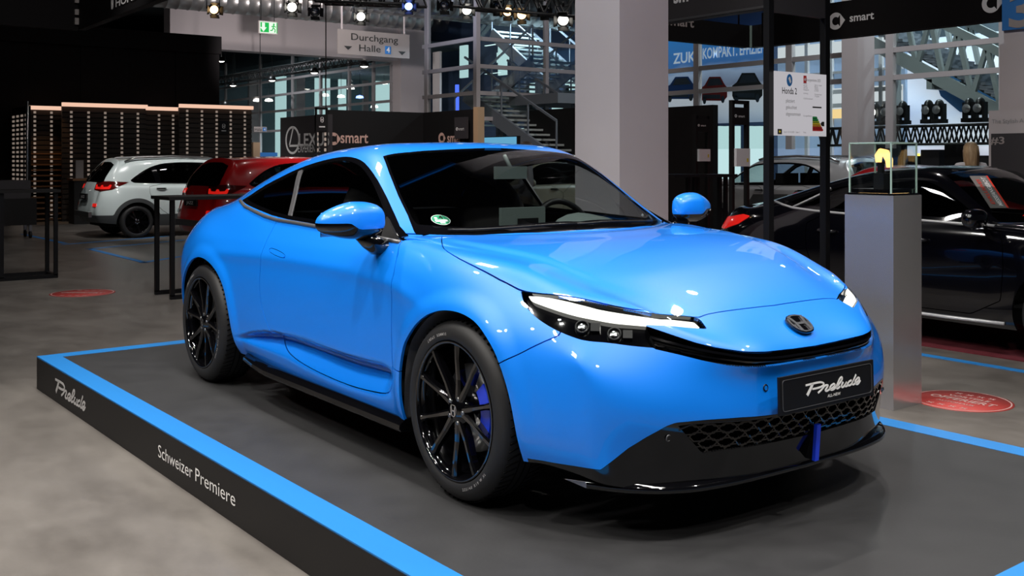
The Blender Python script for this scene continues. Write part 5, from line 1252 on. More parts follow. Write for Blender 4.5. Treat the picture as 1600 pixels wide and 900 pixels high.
def lamp_bars(t, S):
    """glowing red brackets on the tail lamps, reversing lamp and plate of the hatchback"""
    V = S.V; sr = V[:,0]+np.abs(V[:,1])
    for sgn in (-1, 1):
        H = side_split(clip(S, masked(sdf(SR_(S), [(-2.74,.925),(-2.27,.925),(-2.25,1.01),(-2.30,1.01),(-2.33,.97),(-2.44,.965),(-2.46,1.0),(-2.51,1.0),(-2.53,.965),(-2.68,.97),(-2.70,1.01),(-2.75,1.01)]), V[:,0] < -2.5)), sgn)
        if len(H.F): part_surf('lamp_bracket', H, 'tail_lit', t, .01, -.014)
        H = side_split(clip(S, masked(sdf(SR_(S), [(-2.75,.60),(-2.58,.60),(-2.58,.66),(-2.75,.66)]), V[:,0] < -2.9)), sgn)
        if len(H.F): part_surf('reflector', H, 'tail_lit' if sgn < 0 else 'tail_dark', t, .01, -.012)
    m = MB(); m.box((-3.285,0,.78), (.03,.46,.11)); m.build('number_plate', 'panel_black', t)
    fr_ = frame((-3.302,.13,.755), (0,-1,0), (0,0,1)); m = MB(); add_text(m, 'JAZZ', fr_, .05, .26, 'l', 0, .002, .02); m.build('plate_lettering', 'letter_white', t)
    m = MB(); h_emblem(m, frame((-3.262,0,.90), (0,-1,0), (0,0,1)), .05, .055); m.build('badge', 'chrome', t)
    m = MB(); m.box((-3.30,0,.45), (.06,1.0,.10)); m.build('bumper_guard', 'steel', t)
# white crossover hatchback, facing away to the right
p = onz(215,372,0); th_ = PI/2
other_car(hatch, 'hatchback', 'white hatchback with roof rails and grey cladding beside the slatted panels', (p[0]-.84, p[1]+2.53, 0), th_, 'paint_white', clad=.44, rails=True, rim_n=5, **HARGS)
lamp_bars(bpy.data.objects['hatchback'], hatch)
p = at(338,249,16.6)
t, _ = other_car(hatch, 'hatchback', 'red hatchback parked between the white hatchback and the blue coupe', (p[0]-.80, p[1]+3.05, 0), th_+.08, 'paint_red', rim_n=6, **HARGS)
lamp_bars(t, hatch)
# black five-door fastback on the right, nose out of the picture
sed = surf_of('fastback', (HR, HXEND, HSH, HST, HF, HB), 3, 1.045)
BD = [(-2.72,1.075),(-2.45,1.15),(-2.2,1.22),(-1.95,1.275),(-1.6,1.325),(-1.35,1.338),(-1.18,1.325),(-1.0,1.245),(-.75,1.09),(-.58,.985),(-.9,.985),(-1.4,1.0),(-2.0,1.02),(-2.45,1.045)]
srw = lambda S: masked(sdf(XY(S), [(-2.95,-.2),(-2.95,.42),(-2.8,.47),(-2.3,.50),(-2.1,.50),(-2.05,-.2)]), S.V[:,2] > 1.0)
stl = lambda S: masked(sdf(SR_(S), [(-2.95,.80),(-2.55,.80),(-2.25,.86),(-2.12,.94),(-2.3,.95),(-2.55,.92),(-2.95,.90)]), S.V[:,0] < -2.6)
sws = [(x, y) for x, y in WS]
bd, bsy = other_car(sed, 'fastback', 'glossy black five-door fastback with lit red tail lamp right of the stage', (-.28,5.36,0), 0, 'paint_black', 2.605, .385, .335, smooth_poly(BD, 1), sws, srw, stl, ((-2.18,-.75,.02),(-1.42,-.08,.04)), trim='gloss_black',
    doors=(smooth_poly([(-2.25,1.02),(-1.40,1.0),(-1.40,.30),(-1.95,.30),(-2.2,.6)], 1), smooth_poly([(-1.38,1.0),(-.52,.98),(-.44,.80),(-.48,.30),(-1.38,.30)], 1)), handles=((-2.0,.86),(-1.15,.84)), rim_n=5, mirrors=(-.62,1.0))
for sgn in (-1, 1):
    m = MB(); m.tube([(x, -sgn*(bsy(x,z)-.004), z) for x, z in [(-2.78,1.08),(-2.6,1.058),(-2.45,1.038),(-2.2,1.022),(-1.9,1.01),(-1.4,.993),(-.9,.978),(-.57,.972)]], .011, 6); m.build('chrome_strip', 'bright_trim', bd)
    m = MB(); m.tube([(x, -sgn*(bsy(x,z)-.004), z) for x, z in [(-2.45,1.045),(-2.32,1.11),(-2.2,1.17),(-2.12,1.22)]], .009, 6); m.build('chrome_strip', 'bright_trim', bd)
    m = MB(); m.tube([(x, -sgn*(bsy(x,z)-.006), z) for x, z in [(-2.1,.27),(-1.5,.255),(-.9,.25),(-.45,.255)]], .014, 6); m.build('sill_strip', 'bright_trim', bd)
# poster hung inside its windscreen
q = at(1545,300,8.22)-np.array((-.28,5.36,.0125)); fp_ = frame(q, (.35,.94,0), (-.70,0,.70))
pbsdf('poster_red', (.7,.05,.03), .5, emit=(.7,.05,.03), estr=.25); pbsdf('poster_white', (.8,.78,.78), .5, emit=(.8,.78,.78), estr=.2)
m = MB(); m.prism([(-.085,-.17),(.085,-.17),(.085,.17),(-.085,.17)], .004, fp_); o = m.build('offer_poster', 'sign_grey', bd)
R90 = Matrix.Rotation(PI/2, 4, 'Z')
m = MB(); add_text(m, 'EXKLUSIVES', fp_ @ Matrix.Translation((-.02,-.13,.006)) @ R90, .035, .26, 'l', 0, .001, .01, .12); m.build('poster_red_print', 'poster_red', o)
m = MB(); m.prism([(.070,-.17),(.085,-.17),(.085,.17),(.070,.17)], .001, fp_ @ Matrix.Translation((0,0,.005))); m.build('poster_red_edge', 'poster_red', o)
m = MB(); add_text(m, 'MESSEANGEBOT', fp_ @ Matrix.Translation((.045,-.15,.006)) @ R90, .040, .30, 'l', 0, .001, .02, .12); m.build('poster_white_print', 'poster_white', o)
# dark tall car behind it, silver patterned one farther back, red one between, cream one behind the coupe
DARG = dict(HARGS)
other_car(hatch, 'hatchback', 'dark glossy hatchback behind the black fastback, only its roof line showing', (-.2,10.6,0), 0, 'paint_black', rim_n=5, rails=False, **DARG)
p = at(1121,249,13.2); other_car(sed, 'fastback', 'red car whose bonnet shows just above the black tail', (p[0]+.75, p[1]+.95, 0), PI, 'paint_red', 2.605, .385, .335, smooth_poly(BD, 1), sws, srw, stl, ((-2.18,-.75,.02),(-1.42,-.08,.04)), rim_n=5, mirrors=(-.62,1.0))
p = onz(1113,369,0); t, ssy = other_car(hatch, 'crossover', 'silver and dark patterned crossover at the back, left of the info totem', (p[0], p[1]+.85, 0), PI, 'paint_silver', clad=.42, rim_n=7, rails=True, glass='windscreen_glass', rim_mat='steel', **DARG)
for x0, x1, z0_, z1_, d_ in ((-.7,-1.5,.45,.86,.3),(-1.7,-2.2,.62,.95,.25)):
    m = MB(); q = [(x0,z0_),(x1,z0_+.05),(x1-d_,z1_),(x0-d_,z1_-.02)]
    for sgn in (-1, 1): MB().add([(x, -sgn*(ssy(x,z)-.012), z) for x, z in q], [(0,1,2,3) if sgn < 0 else (3,2,1,0)]).build('dark_graphic', 'clad_grey', t)
    pass
p = onz(882,366,0); t, _ = other_car(hatch, 'crossover', 'cream crossover seen through the windscreen of the blue coupe', (p[0]-.84+.5, p[1]-2.53+.75, 0), -PI/2, 'paint_cream', clad=.40, rim_n=7, rails=True, rim_mat='steel', **DARG)
# ======================================================================
# right-hand side: info totem, pedestal, fascias, posters, light truss, visitors, floor marks
# ======================================================================
# ---- tall info totem with the white price board ----
xk = -1.35; a, b_ = onx(1201,249,xk), onx(1289,249,xk)
t = empty('info_totem', (xk,a[1],0), 0, 'tall two-post totem with white energy label board between coupe and black car', 'sign')
Wk = b_[1]-a[1]; zk = 3.4
for y in (0, Wk): MB().box((0,y,zk/2), (.05,.05,zk)).build('post', 'satin_black', t)
z0_, z1_ = onx(1240,23,xk)[2], zk; MB().box((-.0,Wk/2,(z0_+z1_)/2), (.04,Wk-.05,z1_-z0_)).build('header', 'panel_grey', t)
MB().box((0,Wk/2,.012), (.45,Wk+.12,.022)).build('foot_plate', 'satin_black', t)
MB().box((0,Wk/2,1.72), (.03,Wk,.03)).build('cross_bar', 'satin_black', t)
p = onx(1210,211.5,xk+.05); q = onx(1290,117,xk+.05); bw_, bh = q[1]-p[1], q[2]-p[2]
bd_ = MB().box((.05, p[1]-a[1]+bw_/2, p[2]+bh/2), (.012, bw_, bh)).build('info_board', 'board_glow', t)
def B(u, v): return FX((.0565, p[1]-a[1]+u*bw_, p[2]+v*bh))
mb = MB(); add_text(mb, 'Honda 2', B(.13,.655), .045, bw_*.28, 'l', 0, .001, .01); mb.build('board_title', 'print_black', bd_)
def line(s_, u, v, h_, w_=None): mb = MB(); add_text(mb, s_, B(u,v), h_, w_, 'l', 0, .001); mb.build('print_line', 'print_grey', bd_)
for s_, v, w_ in (('platziert',.52,.17),('geleuchtet',.42,.21),('abgenommen',.315,.28)): line(s_, .20, v, .026, bw_*w_)
line('Energieetikette 2025', .60, .875, .020, bw_*.28)
for v, s_ in ((.82,'Marke'),(.785,'Modell'),(.755,'Antrieb'),(.725,'Kategorie'),(.67,'Leistung'),(.585,'CO2-Emissionen'),(.31,'Energieeffizienz'),(.045,'Preis')): line(s_, .54, v, .011)
for v, s_ in ((.81,'Sports coupe'),(.78,'Benzin'),(.75,'Hybrid'),(.72,'D-2025'),(.66,'Durchschnitt'),(.63,'110 g/km')): line(s_, .76, v, .011)
line('Stand 10.10.2025 - Seite 1', .16, .045, .012)
mb = MB(); f_ = B(.27,.87); e_ = [(.030*math.cos(k*PI/14), .042*math.sin(k*PI/14)) for k in range(28)]; mb.prism(e_, .001, f_); mb.build('board_logo', 'print_blue', bd_)
mb = MB(); mb.prism([(-.014,.012),(.004,.026),(.018,-.01),(.006,-.022)], .0006, f_ @ Matrix.Translation((0,0,.001))); mb.build('logo_mark', 'board_white', bd_)
mb = MB(); f_ = B(.57,.90); mb.prism([(-.016,-.026),(.016,-.026),(.016,.026),(-.016,.026)], .001, f_); mb.build('flag_field', 'print_red', bd_)
mb = MB(); f_ = f_ @ Matrix.Translation((0,0,.001)); mb.prism([(-.010,-.004),(.010,-.004),(.010,.004),(-.010,.004)], .0006, f_); mb.prism([(-.004,-.011),(.004,-.011),(.004,.011),(-.004,.011)], .0008, f_); mb.build('flag_cross', 'board_white', bd_)
for i, m_ in enumerate(('print_green','print_green','print_lime','print_yellow','print_orange','print_red','print_red')):
    y0 = .30-i*.032; mb = MB(); L_ = .045+.011*i; mb.prism([(0,-.009),(L_,-.009),(L_+.010,0),(L_,.009),(0,.009)], .001, B(.72,y0-.005)); mb.build('energy_bar', m_, bd_)
for q_, u_, v_ in (([(-.028,0),(-.012,.016),(.014,.016),(.014,-.016),(-.012,-.016)],.93,.20),([(0,-.004),(.10,-.004),(.10,.006),(0,.006)],.72,.462),([(-.022,-.018),(.022,-.018),(.022,.018),(-.022,.018)],.085,.06)):
    mb = MB(); mb.prism(q_, .001, B(u_,v_)); mb.build('board_mark', 'print_black', bd_)
mb = MB(); mb.prism([(-.009,0),(0,.010),(.009,0),(0,-.010)], .0006, B(.085,.06) @ Matrix.Translation((0,0,.001))); mb.build('board_star', 'print_yellow', bd_)
# ---- pedestal with a glass case ----
P0 = onz(1396,642,0)                          # its near corner
noise_mat('pedestal_paint', (.42,.41,.42), (.46,.45,.46), 2., .20, 5, .0); M['pedestal_paint'].node_tree.nodes['Principled BSDF'].inputs['Metallic'].default_value = .75
Lx = 1.*abs(ony(1320,249,P0[1])[0]-P0[0]); Ly = abs(onx(1440,249,P0[0])[1]-P0[1]); hz = P0[2]+ony(1396,306,P0[1])[2]
ped = empty('display_pedestal', (P0[0]-Lx/2,P0[1]+Ly/2,0), 0, 'tall grey display pedestal right of the stage carrying a glass case', 'pedestal')
MB().box((0,0,hz/2), (Lx,Ly,hz)).build('plinth', 'pedestal_paint', ped); MB().box((0,0,hz+.006), (Lx-.02,Ly-.02,.012)).build('top_plate', 'gloss_black', ped)
gt = ony(1396,226,P0[1])[2]; gx_, gy_ = Lx-.05, Ly-.03; case = empty('glass_case', (P0[0]-Lx/2,P0[1]+Ly/2,hz+.0125), 0, 'clear glass display case standing on the grey pedestal', 'case')
gh = gt-hz
for c, d in (((0,-gy_/2,gh/2),(gx_,.006,gh)),((0,gy_/2,gh/2),(gx_,.006,gh)),((-gx_/2,0,gh/2),(.006,gy_,gh)),((gx_/2,0,gh/2),(.006,gy_,gh)),((0,0,gh),(gx_,gy_,.006))): MB().box(c, d).build('glass_pane', 'clear_glass', case)
pbsdf('glass_edge', (.30,.42,.38), .2)
for sx_ in (-1,1):
    for sy_ in (-1,1): MB().box((sx_*gx_/2,sy_*gy_/2,gh/2), (.008,.008,gh)).build('glass_edge', 'glass_edge', case)
for sy_ in (-1,1): MB().box((0,sy_*gy_/2,gh), (gx_,.008,.008)).build('glass_edge', 'glass_edge', case)
for sx_ in (-1,1): MB().box((sx_*gx_/2,0,gh), (.008,gy_,.008)).build('glass_edge', 'glass_edge', case)
# lit exhibit inside: small lit bracket on a black stand
ex = empty('lit_exhibit', (P0[0]-Lx/2,P0[1]+Ly/2,hz+.0125), 0, 'small glowing amber exhibit on a black stand inside the glass case', 'exhibit')
MB().box((0,0,.012), (.26,.26,.024)).build('base', 'gloss_black', ex); mb = MB(); mb.box((0,0,.07), (.07,.09,.10)); mb.bar((0,-.02,.10), (0,-.02,.19), .03); mb.build('stand', 'satin_black', ex)
emit_mat('amber_glow', (1,.55,.18), 2.2); emit_mat('amber_strip', (1,.6,.25), 2.5)
mb = MB(); pts = [(0,-.045,.185),(0,-.045,.225),(0,-.02,.245),(0,.03,.24),(0,.065,.20),(0,.07,.155)]
mb.tube(pts, [.018,.024,.026,.026,.024,.02], 10); mb.build('lamp_arc', 'amber_glow', ex)
for c, d in (((0,-gy_/2+.03,.006),(gx_*.7,.02,.012)),((gx_/2-.03,0,.006),(.02,gy_*.7,.012))): MB().box(c, d).build('light_strip', 'amber_strip', ex)
# ---- smart fascias overhead ----
t = empty('hanging_fascia', (0,7.8,0), 0, 'long black hanging fascia with white ring logo at the upper right', 'fascia'); L_ = t.location
a, b_ = ony(1190,71,7.8), ony(1640,29,7.8); zt_ = ony(1330,0,7.8)[2]; zb_ = ony(1294,61,7.8)[2]
MB().box(((a[0]+b_[0])/2,.08,(zt_+zb_)/2), (b_[0]-a[0],.16,zt_-zb_)).build('board', 'wall_dark', t)
for x in (a[0]+.4, b_[0]-.4): MB().tube([(x,.08,zt_),(x,.08,8.98)], .015, 5).build('cable', 'truss_black', t)
mb = MB(); c = ony(1306,33,7.8); ring_mark(mb, FY((c[0],-.002,c[2])), .105); mb.build('logo_mark', 'letter_white', t); mb = MB(); c2 = ony(1328,34,7.8); add_text(mb, 'smart', FY((c2[0],-.002,c2[2])), .10, ony(1366,30,7.8)[0]-c2[0], 'l', 0, .003, .02)
mb.build('lettering', 'letter_white', t); c = ony(1549,5,7.8); mb = MB(); ring_mark(mb, FY((c[0],-.002,c[2])), .105); mb.build('logo_mark', 'letter_white', t)
xf = -7.9; a, b_ = onx(1040,62,xf), onx(1173,72.5,xf); zt_ = onx(1053,26,xf)[2]; zb_ = onx(1100,67,xf)[2]
t = empty('hanging_fascia', (xf,a[1],0), 0, 'black hanging fascia with grey lettering just right of the square column', 'fascia')
MB().box((-.08,(b_[1]-a[1])/2,(zt_+zb_)/2), (.16,b_[1]-a[1],zt_-zb_)).build('board', 'wall_dark', t); MB().box((.4,b_[1]-a[1]+.08,(zt_+zb_)/2), (.9,.16,zt_-zb_)).build('side_board', 'panel_black', t)
MB().box((.01,b_[1]-a[1]-.01,(zt_+zb_)/2), (.03,.03,zt_-zb_)).build('corner_strip', 'glass_edge', t)
for y in (.2, b_[1]-a[1]-.2): MB().tube([(-.08,y,zt_),(-.08,y,8.98)], .015, 5).build('cable', 'truss_black', t)
c = onx(1084,43,xf); mb = MB(); add_text(mb, 'smart', FX((.002,c[1]-a[1],c[2])), .155, .62, 'r', 0, .003, .02); mb.build('lettering', 'letter_grey', t)
yu = 6.6; a, b_ = ony(1030,35,yu), ony(1199,18,yu); zb_ = ony(1100,27,yu)[2]
t = empty('hanging_fascia', (a[0],yu,0), 0, 'upper black fascia with bright lettering cut by the picture top', 'fascia')
MB().box(((b_[0]-a[0])/2,.08,zb_+.45), (b_[0]-a[0],.16,.9)).build('board', 'panel_grey', t); MB().box(((b_[0]-a[0])/2,-.004,zb_+.02), (b_[0]-a[0],.01,.03)).build('trim_strip', 'grey_trim', t)
for x in (.3, b_[0]-a[0]-.3): MB().tube([(x,.08,zb_+.9),(x,.08,8.98)], .015, 5).build('cable', 'truss_black', t)
c = ony(1053,5,yu); mb = MB(); add_text(mb, 'sm', FY((c[0]-a[0],-.003,c[2])), .18, .26, 'l', 0, .003, .03); mb.build('lettering', 'board_white', t)
# ---- posters beyond the glass ----
def poster(name, x0, x1, y, z0, z1, label, base):
    t = empty(name, (x0,y,0), 0, label, 'poster'); MB().box(((x1-x0)/2,.04,(z0+z1)/2), (x1-x0,.06,z1-z0)).build('sheet', base, t); return t
def grad_mat(name, stops, axis='z', nscale=2., nmix=.25):
    """printed picture: colour bands running over height, broken up by noise"""
    m = pbsdf(name, (.5,.5,.5), .6); nt = m.node_tree; b = nt.nodes['Principled BSDF']; tc = nt.nodes.new('ShaderNodeTexCoord'); sp = nt.nodes.new('ShaderNodeSeparateXYZ')
    n = nt.nodes.new('ShaderNodeTexNoise'); n.inputs['Scale'].default_value = nscale; n.inputs['Detail'].default_value = 8; a = nt.nodes.new('ShaderNodeMath'); a.operation = 'MULTIPLY_ADD'; a.inputs[1].default_value = nmix
    s2 = nt.nodes.new('ShaderNodeMath'); s2.operation = 'SUBTRACT'; s2.inputs[1].default_value = nmix/2
    r = nt.nodes.new('ShaderNodeValToRGB'); els = r.color_ramp.elements
    while len(els) < len(stops): els.new(.5)
    for e, (p_, c) in zip(els, stops): e.position = p_; e.color = (*c, 1)
    nt.links.new(tc.outputs['Generated'], sp.inputs[0]); nt.links.new(tc.outputs['Object'], n.inputs['Vector']); nt.links.new(n.outputs['Fac'], a.inputs[0]); nt.links.new(sp.outputs['Z'], a.inputs[2]); nt.links.new(a.outputs[0], s2.inputs[0]); nt.links.new(s2.outputs[0], r.inputs[0]); nt.links.new(r.outputs[0], b.inputs['Base Color'])
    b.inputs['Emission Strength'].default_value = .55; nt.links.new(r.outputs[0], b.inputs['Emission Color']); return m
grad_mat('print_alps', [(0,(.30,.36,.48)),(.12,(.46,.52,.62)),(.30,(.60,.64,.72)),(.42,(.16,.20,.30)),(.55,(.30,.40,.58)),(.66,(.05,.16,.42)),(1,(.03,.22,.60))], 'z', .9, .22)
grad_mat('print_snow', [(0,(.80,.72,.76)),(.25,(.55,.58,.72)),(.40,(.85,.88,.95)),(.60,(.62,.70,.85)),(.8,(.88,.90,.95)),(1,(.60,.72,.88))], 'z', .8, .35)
yp = 16.8; a, b_ = ony(1030,196,yp), ony(1200,60,yp); t = poster('car_poster', a[0], b_[0], yp, a[2], ony(1060,55,yp)[2], 'blue alpine poster with three cars behind the glass right of the column', 'print_alps'); x0 = a[0]
mb = MB()
for s_, u, v, u1, al in (('ZUK',1087,96,0,'r'),('KOMPAKT.',1098,92,1152,'l'),('EFFIZIENT.',1156,86,1206,'l')):
    c = ony(u,v,yp); add_text(mb, s_, FY((c[0]-x0,-.001,c[2])), ony(u,v-17,yp)[2]-c[2], (ony(u1,v,yp)[0]-c[0]) if u1 else None, al, 0, .002, .02)
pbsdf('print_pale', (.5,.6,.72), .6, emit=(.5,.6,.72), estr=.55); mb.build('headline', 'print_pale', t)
pbsdf('print_carblue', (.02,.08,.30), .4); pbsdf('print_carred', (.35,.03,.03), .4); pbsdf('print_cardark', (.03,.035,.04), .4); pbsdf('print_glass', (.05,.07,.10), .3)
for u0, u1, v0, v1, m_ in ((1040,1087,120,158,'print_carblue'),(1095,1136,120,161,'print_carred'),(1144,1191,114,160,'print_cardark')):
    c = ony((u0+u1)/2, v1, yp); w2 = (ony(u1,v1,yp)[0]-ony(u0,v1,yp)[0])/2; h_ = ony(u0,v0,yp)[2]-ony(u0,v1,yp)[2]
    f_ = FY((c[0]-x0,-.001,c[2])); mb = MB(); mb.prism([(x*w2, y*h_) for x, y in ((-.9,.12),(.75,.06),(1,.2),(1,.55),(.8,.68),(.5,.97),(-.35,1.),(-.7,.7),(-1,.6),(-1,.25))], .003, f_); mb.build('printed_car', m_, t)
    mb = MB(); mb.prism([(x*w2, y*h_) for x, y in ((-.55,.66),(.7,.66),(.42,.92),(-.32,.93))], .0045, f_); mb.prism([(x*w2, y*h_) for x, y in ((-.85,.2),(.5,.14),(.5,.30),(-.85,.34))], .0045, f_)
    for x in (-.72,.68): mb.prism([(x*w2+.13*w2*math.cos(k*PI/8), .12*h_+.14*h_*math.sin(k*PI/8)) for k in range(16)], .0045, f_)
    mb.build('printed_glass', 'print_glass', t)
# bright glazed strip below that poster
for i, u in enumerate((1121,1135,1148,1168,1181,1191)):
    c = ony(u,197,16.2); struct(boxo('trim_%d' % (50+i), c[0]-.10, c[0]+.10, 16.2, 16.3, .9, c[2], 'lit_window'))
yq = 19.; a, b_ = ony(1411,226,yq), ony(1575,60,yq); t = poster('snow_poster', a[0], b_[0], yq, 0., ony(1450,60,yq)[2], 'large snowy mountain poster behind the inclined stair at the right', 'print_snow')
mb = MB(); f_ = FY((0,-.001,0)); g = lambda u, v: (ony(u,v,yq)[0]-a[0], ony(u,v,yq)[2])
mb.prism([g(1462,128),(g(1470,150)),g(1500,175),g(1548,178),g(1572,160),g(1572,120),g(1500,112)], .003, f_); pbsdf('print_seablue', (.03,.12,.26), .5); mb.build('printed_lake', 'print_seablue', t)
# pale gallery with railings left of it
ygl = 18.2; a, b_ = ony(1200,240,ygl), ony(1412,60,ygl)
t = empty('gallery', (a[0],ygl,0), 0, 'pale bluish gallery with white railings between the white column and snow poster', 'gallery')
pbsdf('gallery_blue', (.20,.28,.42), .7, emit=(.25,.36,.52), estr=.6); emit_mat('gallery_glow', (.85,.90,.95), .8); emit_mat('gallery_warm', (1,.70,.32), 1.1)  # gallery back wall glows faintly, standing in for light in the room
g2 = lambda u, v: ony(u,v,ygl)
MB().box(((b_[0]-a[0])/2,.1,3.0), (b_[0]-a[0],.1,6.)).build('back_wall', 'gallery_blue', t)
for v, h_, m_ in ((70,.28,'gallery_glow'),(141,.10,'letter_white'),(163,.10,'letter_white'),(110,.06,'letter_white'),(176,.22,'gallery_warm'),(152,.5,'gallery_glow')):
    z = g2(1350,v)[2]; MB().box(((b_[0]-a[0])/2,0,z), (b_[0]-a[0]-.06,.08 if h_ < .3 else .05,h_)).build('rail' if h_ < .2 else 'light_band', m_, t)
for u in (1262,1300,1358,1378,1404): c = g2(u,100); MB().box((c[0]-a[0],-.02,2.9), (.09,.09,5.8)).build('post', 'letter_white', t)
struct(boxo('wall_gallery', -14, 4, 21., 21.2, 0, 8.8, 'far_room')); 
struct(boxo('wall_poster', -16, ony(1207,249,17.4)[0], 17.4, 17.6, 0, 8, 'far_room_blue'))
# inclined stair truss crossing in front of the snow poster
a, b_ = Vector(ony(1335,52,16.4)), Vector(ony(1590,190,16.4)); t = empty('stair_bridge', a, 0, 'pale steel stair bridge slanting down to the right before the snow poster', 'stairs'); d = b_-a; Hh = 1.15
pbsdf('bridge_steel', (.30,.34,.34), .5)
for y in (0,1.5):
    for h_ in (0, Hh): MB().bar((0,y,h_), (d.x,y,d.z+h_), .10, .16 if h_ else .26).build('chord', 'bridge_steel', t)
    n = 12
    for i in range(n):
        f0, f1 = (i+(0 if i % 2 else 1))/n, (i+(1 if i % 2 else 0))/n
        MB().bar((d.x*f0,y,d.z*f0), (d.x*f1,y,d.z*f1+Hh), .09).build('brace', 'bridge_steel', t)
for i in range(26): f_ = i/26; MB().box((d.x*f_,.75,d.z*f_+.30), (.30,1.35,.06)).build('step', 'stair_steel', t)
for k in (0,1): MB().bar((.1,1.2+.25*k,1.9), (d.x,1.2+.25*k,d.z+1.9), .09).build('light_tube', 'lit_ceiling', t)
MB().box((d.x/2,.75,d.z*.5-.2), (.12,1.6,.2)).build('support', 'bridge_steel', t)
for f_ in (.03,.97): MB().box((d.x*f_,1.35,(d.z*f_-a.z)/2-.05), (.2,.2,a.z+d.z*f_-.15)).build('column', 'bridge_steel', t)
# ---- stage truss with moving heads ----
a, b_ = ony(1286,216,15.7), ony(1560,212,15.7); za = ony(1400,212,15.7)[2]
t = truss('stage_truss', (a[0],15.7,za), (b_[0],15.7,za), .36, 40, 'low black truss carrying moving heads in front of the snow poster'); 
for x in (0,(b_[0]-a[0])*.5,b_[0]-a[0]): MB().tube([(x,0,-.2),(x,0,-za)], .06, 8).build('leg', 'truss_black', t)
def moving_head(u, v, label, lit=None, s=.62):
    p = ony(u,v,15.7); t = empty('moving_head', (p[0],15.7,za+.225), 0, label, 'lamp', 'moving head lamps on the stage truss')
    MB().box((0,0,.04), (.34*s,.26,.08)).build('base', 'can_black', t)
    for sx_ in (-.14*s,.14*s): MB().box((sx_,0,.22), (.045,.14,.32)).build('yoke', 'can_black', t)
    Vv, Ff = cushion((0,0,.30), (.12*s,.13,.17), 2.3); MB().add(Vv, Ff, 0, True).build('head', 'can_black', t)
    MB().lathe([(.085,-.125),(.05,-.14),(.001,-.145)], 16, 0, 'y', (0,0,.26)).build('lens', lit or 'steel', t)
for u, v, lab, l_ in ((1350,190,'white glowing moving head at the left end of the truss','lamp_white'),(1352+16,192,'moving head with yellowish lens second on the truss','far_lamp'),(1387,180,'tall moving head third on the truss',None),(1411,187,'moving head fourth on the truss, left of the snow poster',None),(1451,178,'moving head fifth on the truss, upright pose',None),(1468,186,'moving head sixth on the truss, close beside the fifth',None),(1515,176,'seventh moving head, large, before the lake picture',None),(1532,184,'last moving head at the right end of the truss',None)):
    moving_head(u, v, lab, l_)
c = ony(1350,197,15.2)
# dark stands filling the back below the truss
t = empty('equipment_rack', (ony(1455,249,15.9)[0],16.3,0), 0, 'dark equipment racks under the truss with moving heads', 'rack'); 
for i, x in enumerate(np.linspace(-2.2,1.9,9)): MB().box((x,0,.78+.06*(i % 3)), (.40,.4,1.56+.12*(i % 3))).build('case', 'panel_black' if i % 2 else 'panel_grey', t)
emit_mat('tiny_red', (1,.1,.1), 2.); emit_mat('tiny_amber', (1,.7,.1), 2.)
for x, z, m_ in ((-1.2,1.60,'lamp_blue'),(-.4,1.58,'tiny_amber'),(.7,1.52,'tiny_red'),(1.2,1.62,'lamp_blue')): MB().box((x,-.21,z), (.07,.02,.05)).build('indicator', m_, t)
# ---- white pillar with the blue 3 and the #3 panel ----
yb = 7.6; a, b_ = ony(1562,300,yb), ony(1660,300,yb)
t = empty('stand_pillar', (a[0],yb,0), 0, 'pale stand pillar with blue number sign at the right edge', 'pillar'); Wp = b_[0]-a[0]
zs_ = ony(1562,69,yb)[2]; MB().box((Wp/2,.25,zs_/2), (Wp,.5,zs_)).build('body', 'wall_white', t); zsb = ony(1566,48,yb)[2]
MB().box((Wp/2+.03,.02,zsb+.6), (Wp,.06,1.2)).build('blue_sign', 'sign_blue', t); MB().box((Wp/2+.03,.06,(zsb+zs_)/2), (Wp,.06,zsb-zs_)).build('sign_foot', 'wall_white', t)
c = ony(1576,42,yb-.02); mb = MB(); add_text(mb, '3', FY((c[0]-a[0],-.012,c[2])), .36, .28, 'l', 0, .004, .03); mb.build('number', 'letter_grey', t)
for x in (.2,): MB().tube([(x,.05,zsb+1.2),(x,.05,8.98)], .02, 5).build('cable', 'truss_black', t)
yb2 = 7.3; a, b_ = ony(1545,300,yb2), ony(1660,300,yb2); z1_ = ony(1545,173,yb2)[2]
t = empty('info_wall', (a[0],yb2,0), 0, 'low pale wall with dark #3 panel at the right edge', 'wall'); MB().box(((b_[0]-a[0])/2,.06,z1_/2), (b_[0]-a[0],.12,z1_)).build('board', 'wall_white', t)
z2 = ony(1547,209,yb2)[2]; MB().box(((b_[0]-a[0])/2+.02,-.01,z2/2+.3), (b_[0]-a[0]-.03,.02,z2-.6)).build('dark_panel', 'panel_grey', t)
c = ony(1549,225,yb2); mb = MB(); add_text(mb, '#3', FY((c[0]-a[0],-.022,c[2])), .075, .15, 'l', 0, .002, .02); mb.build('panel_number', 'letter_grey', t)
c = ony(1550,193,yb2); mb = MB(); add_text(mb, 'The Stylish Accelerator', FY((c[0]-a[0],-.002,c[2])), .045, None, 'l', 0, .002); mb.build('slogan', 'print_grey', t)
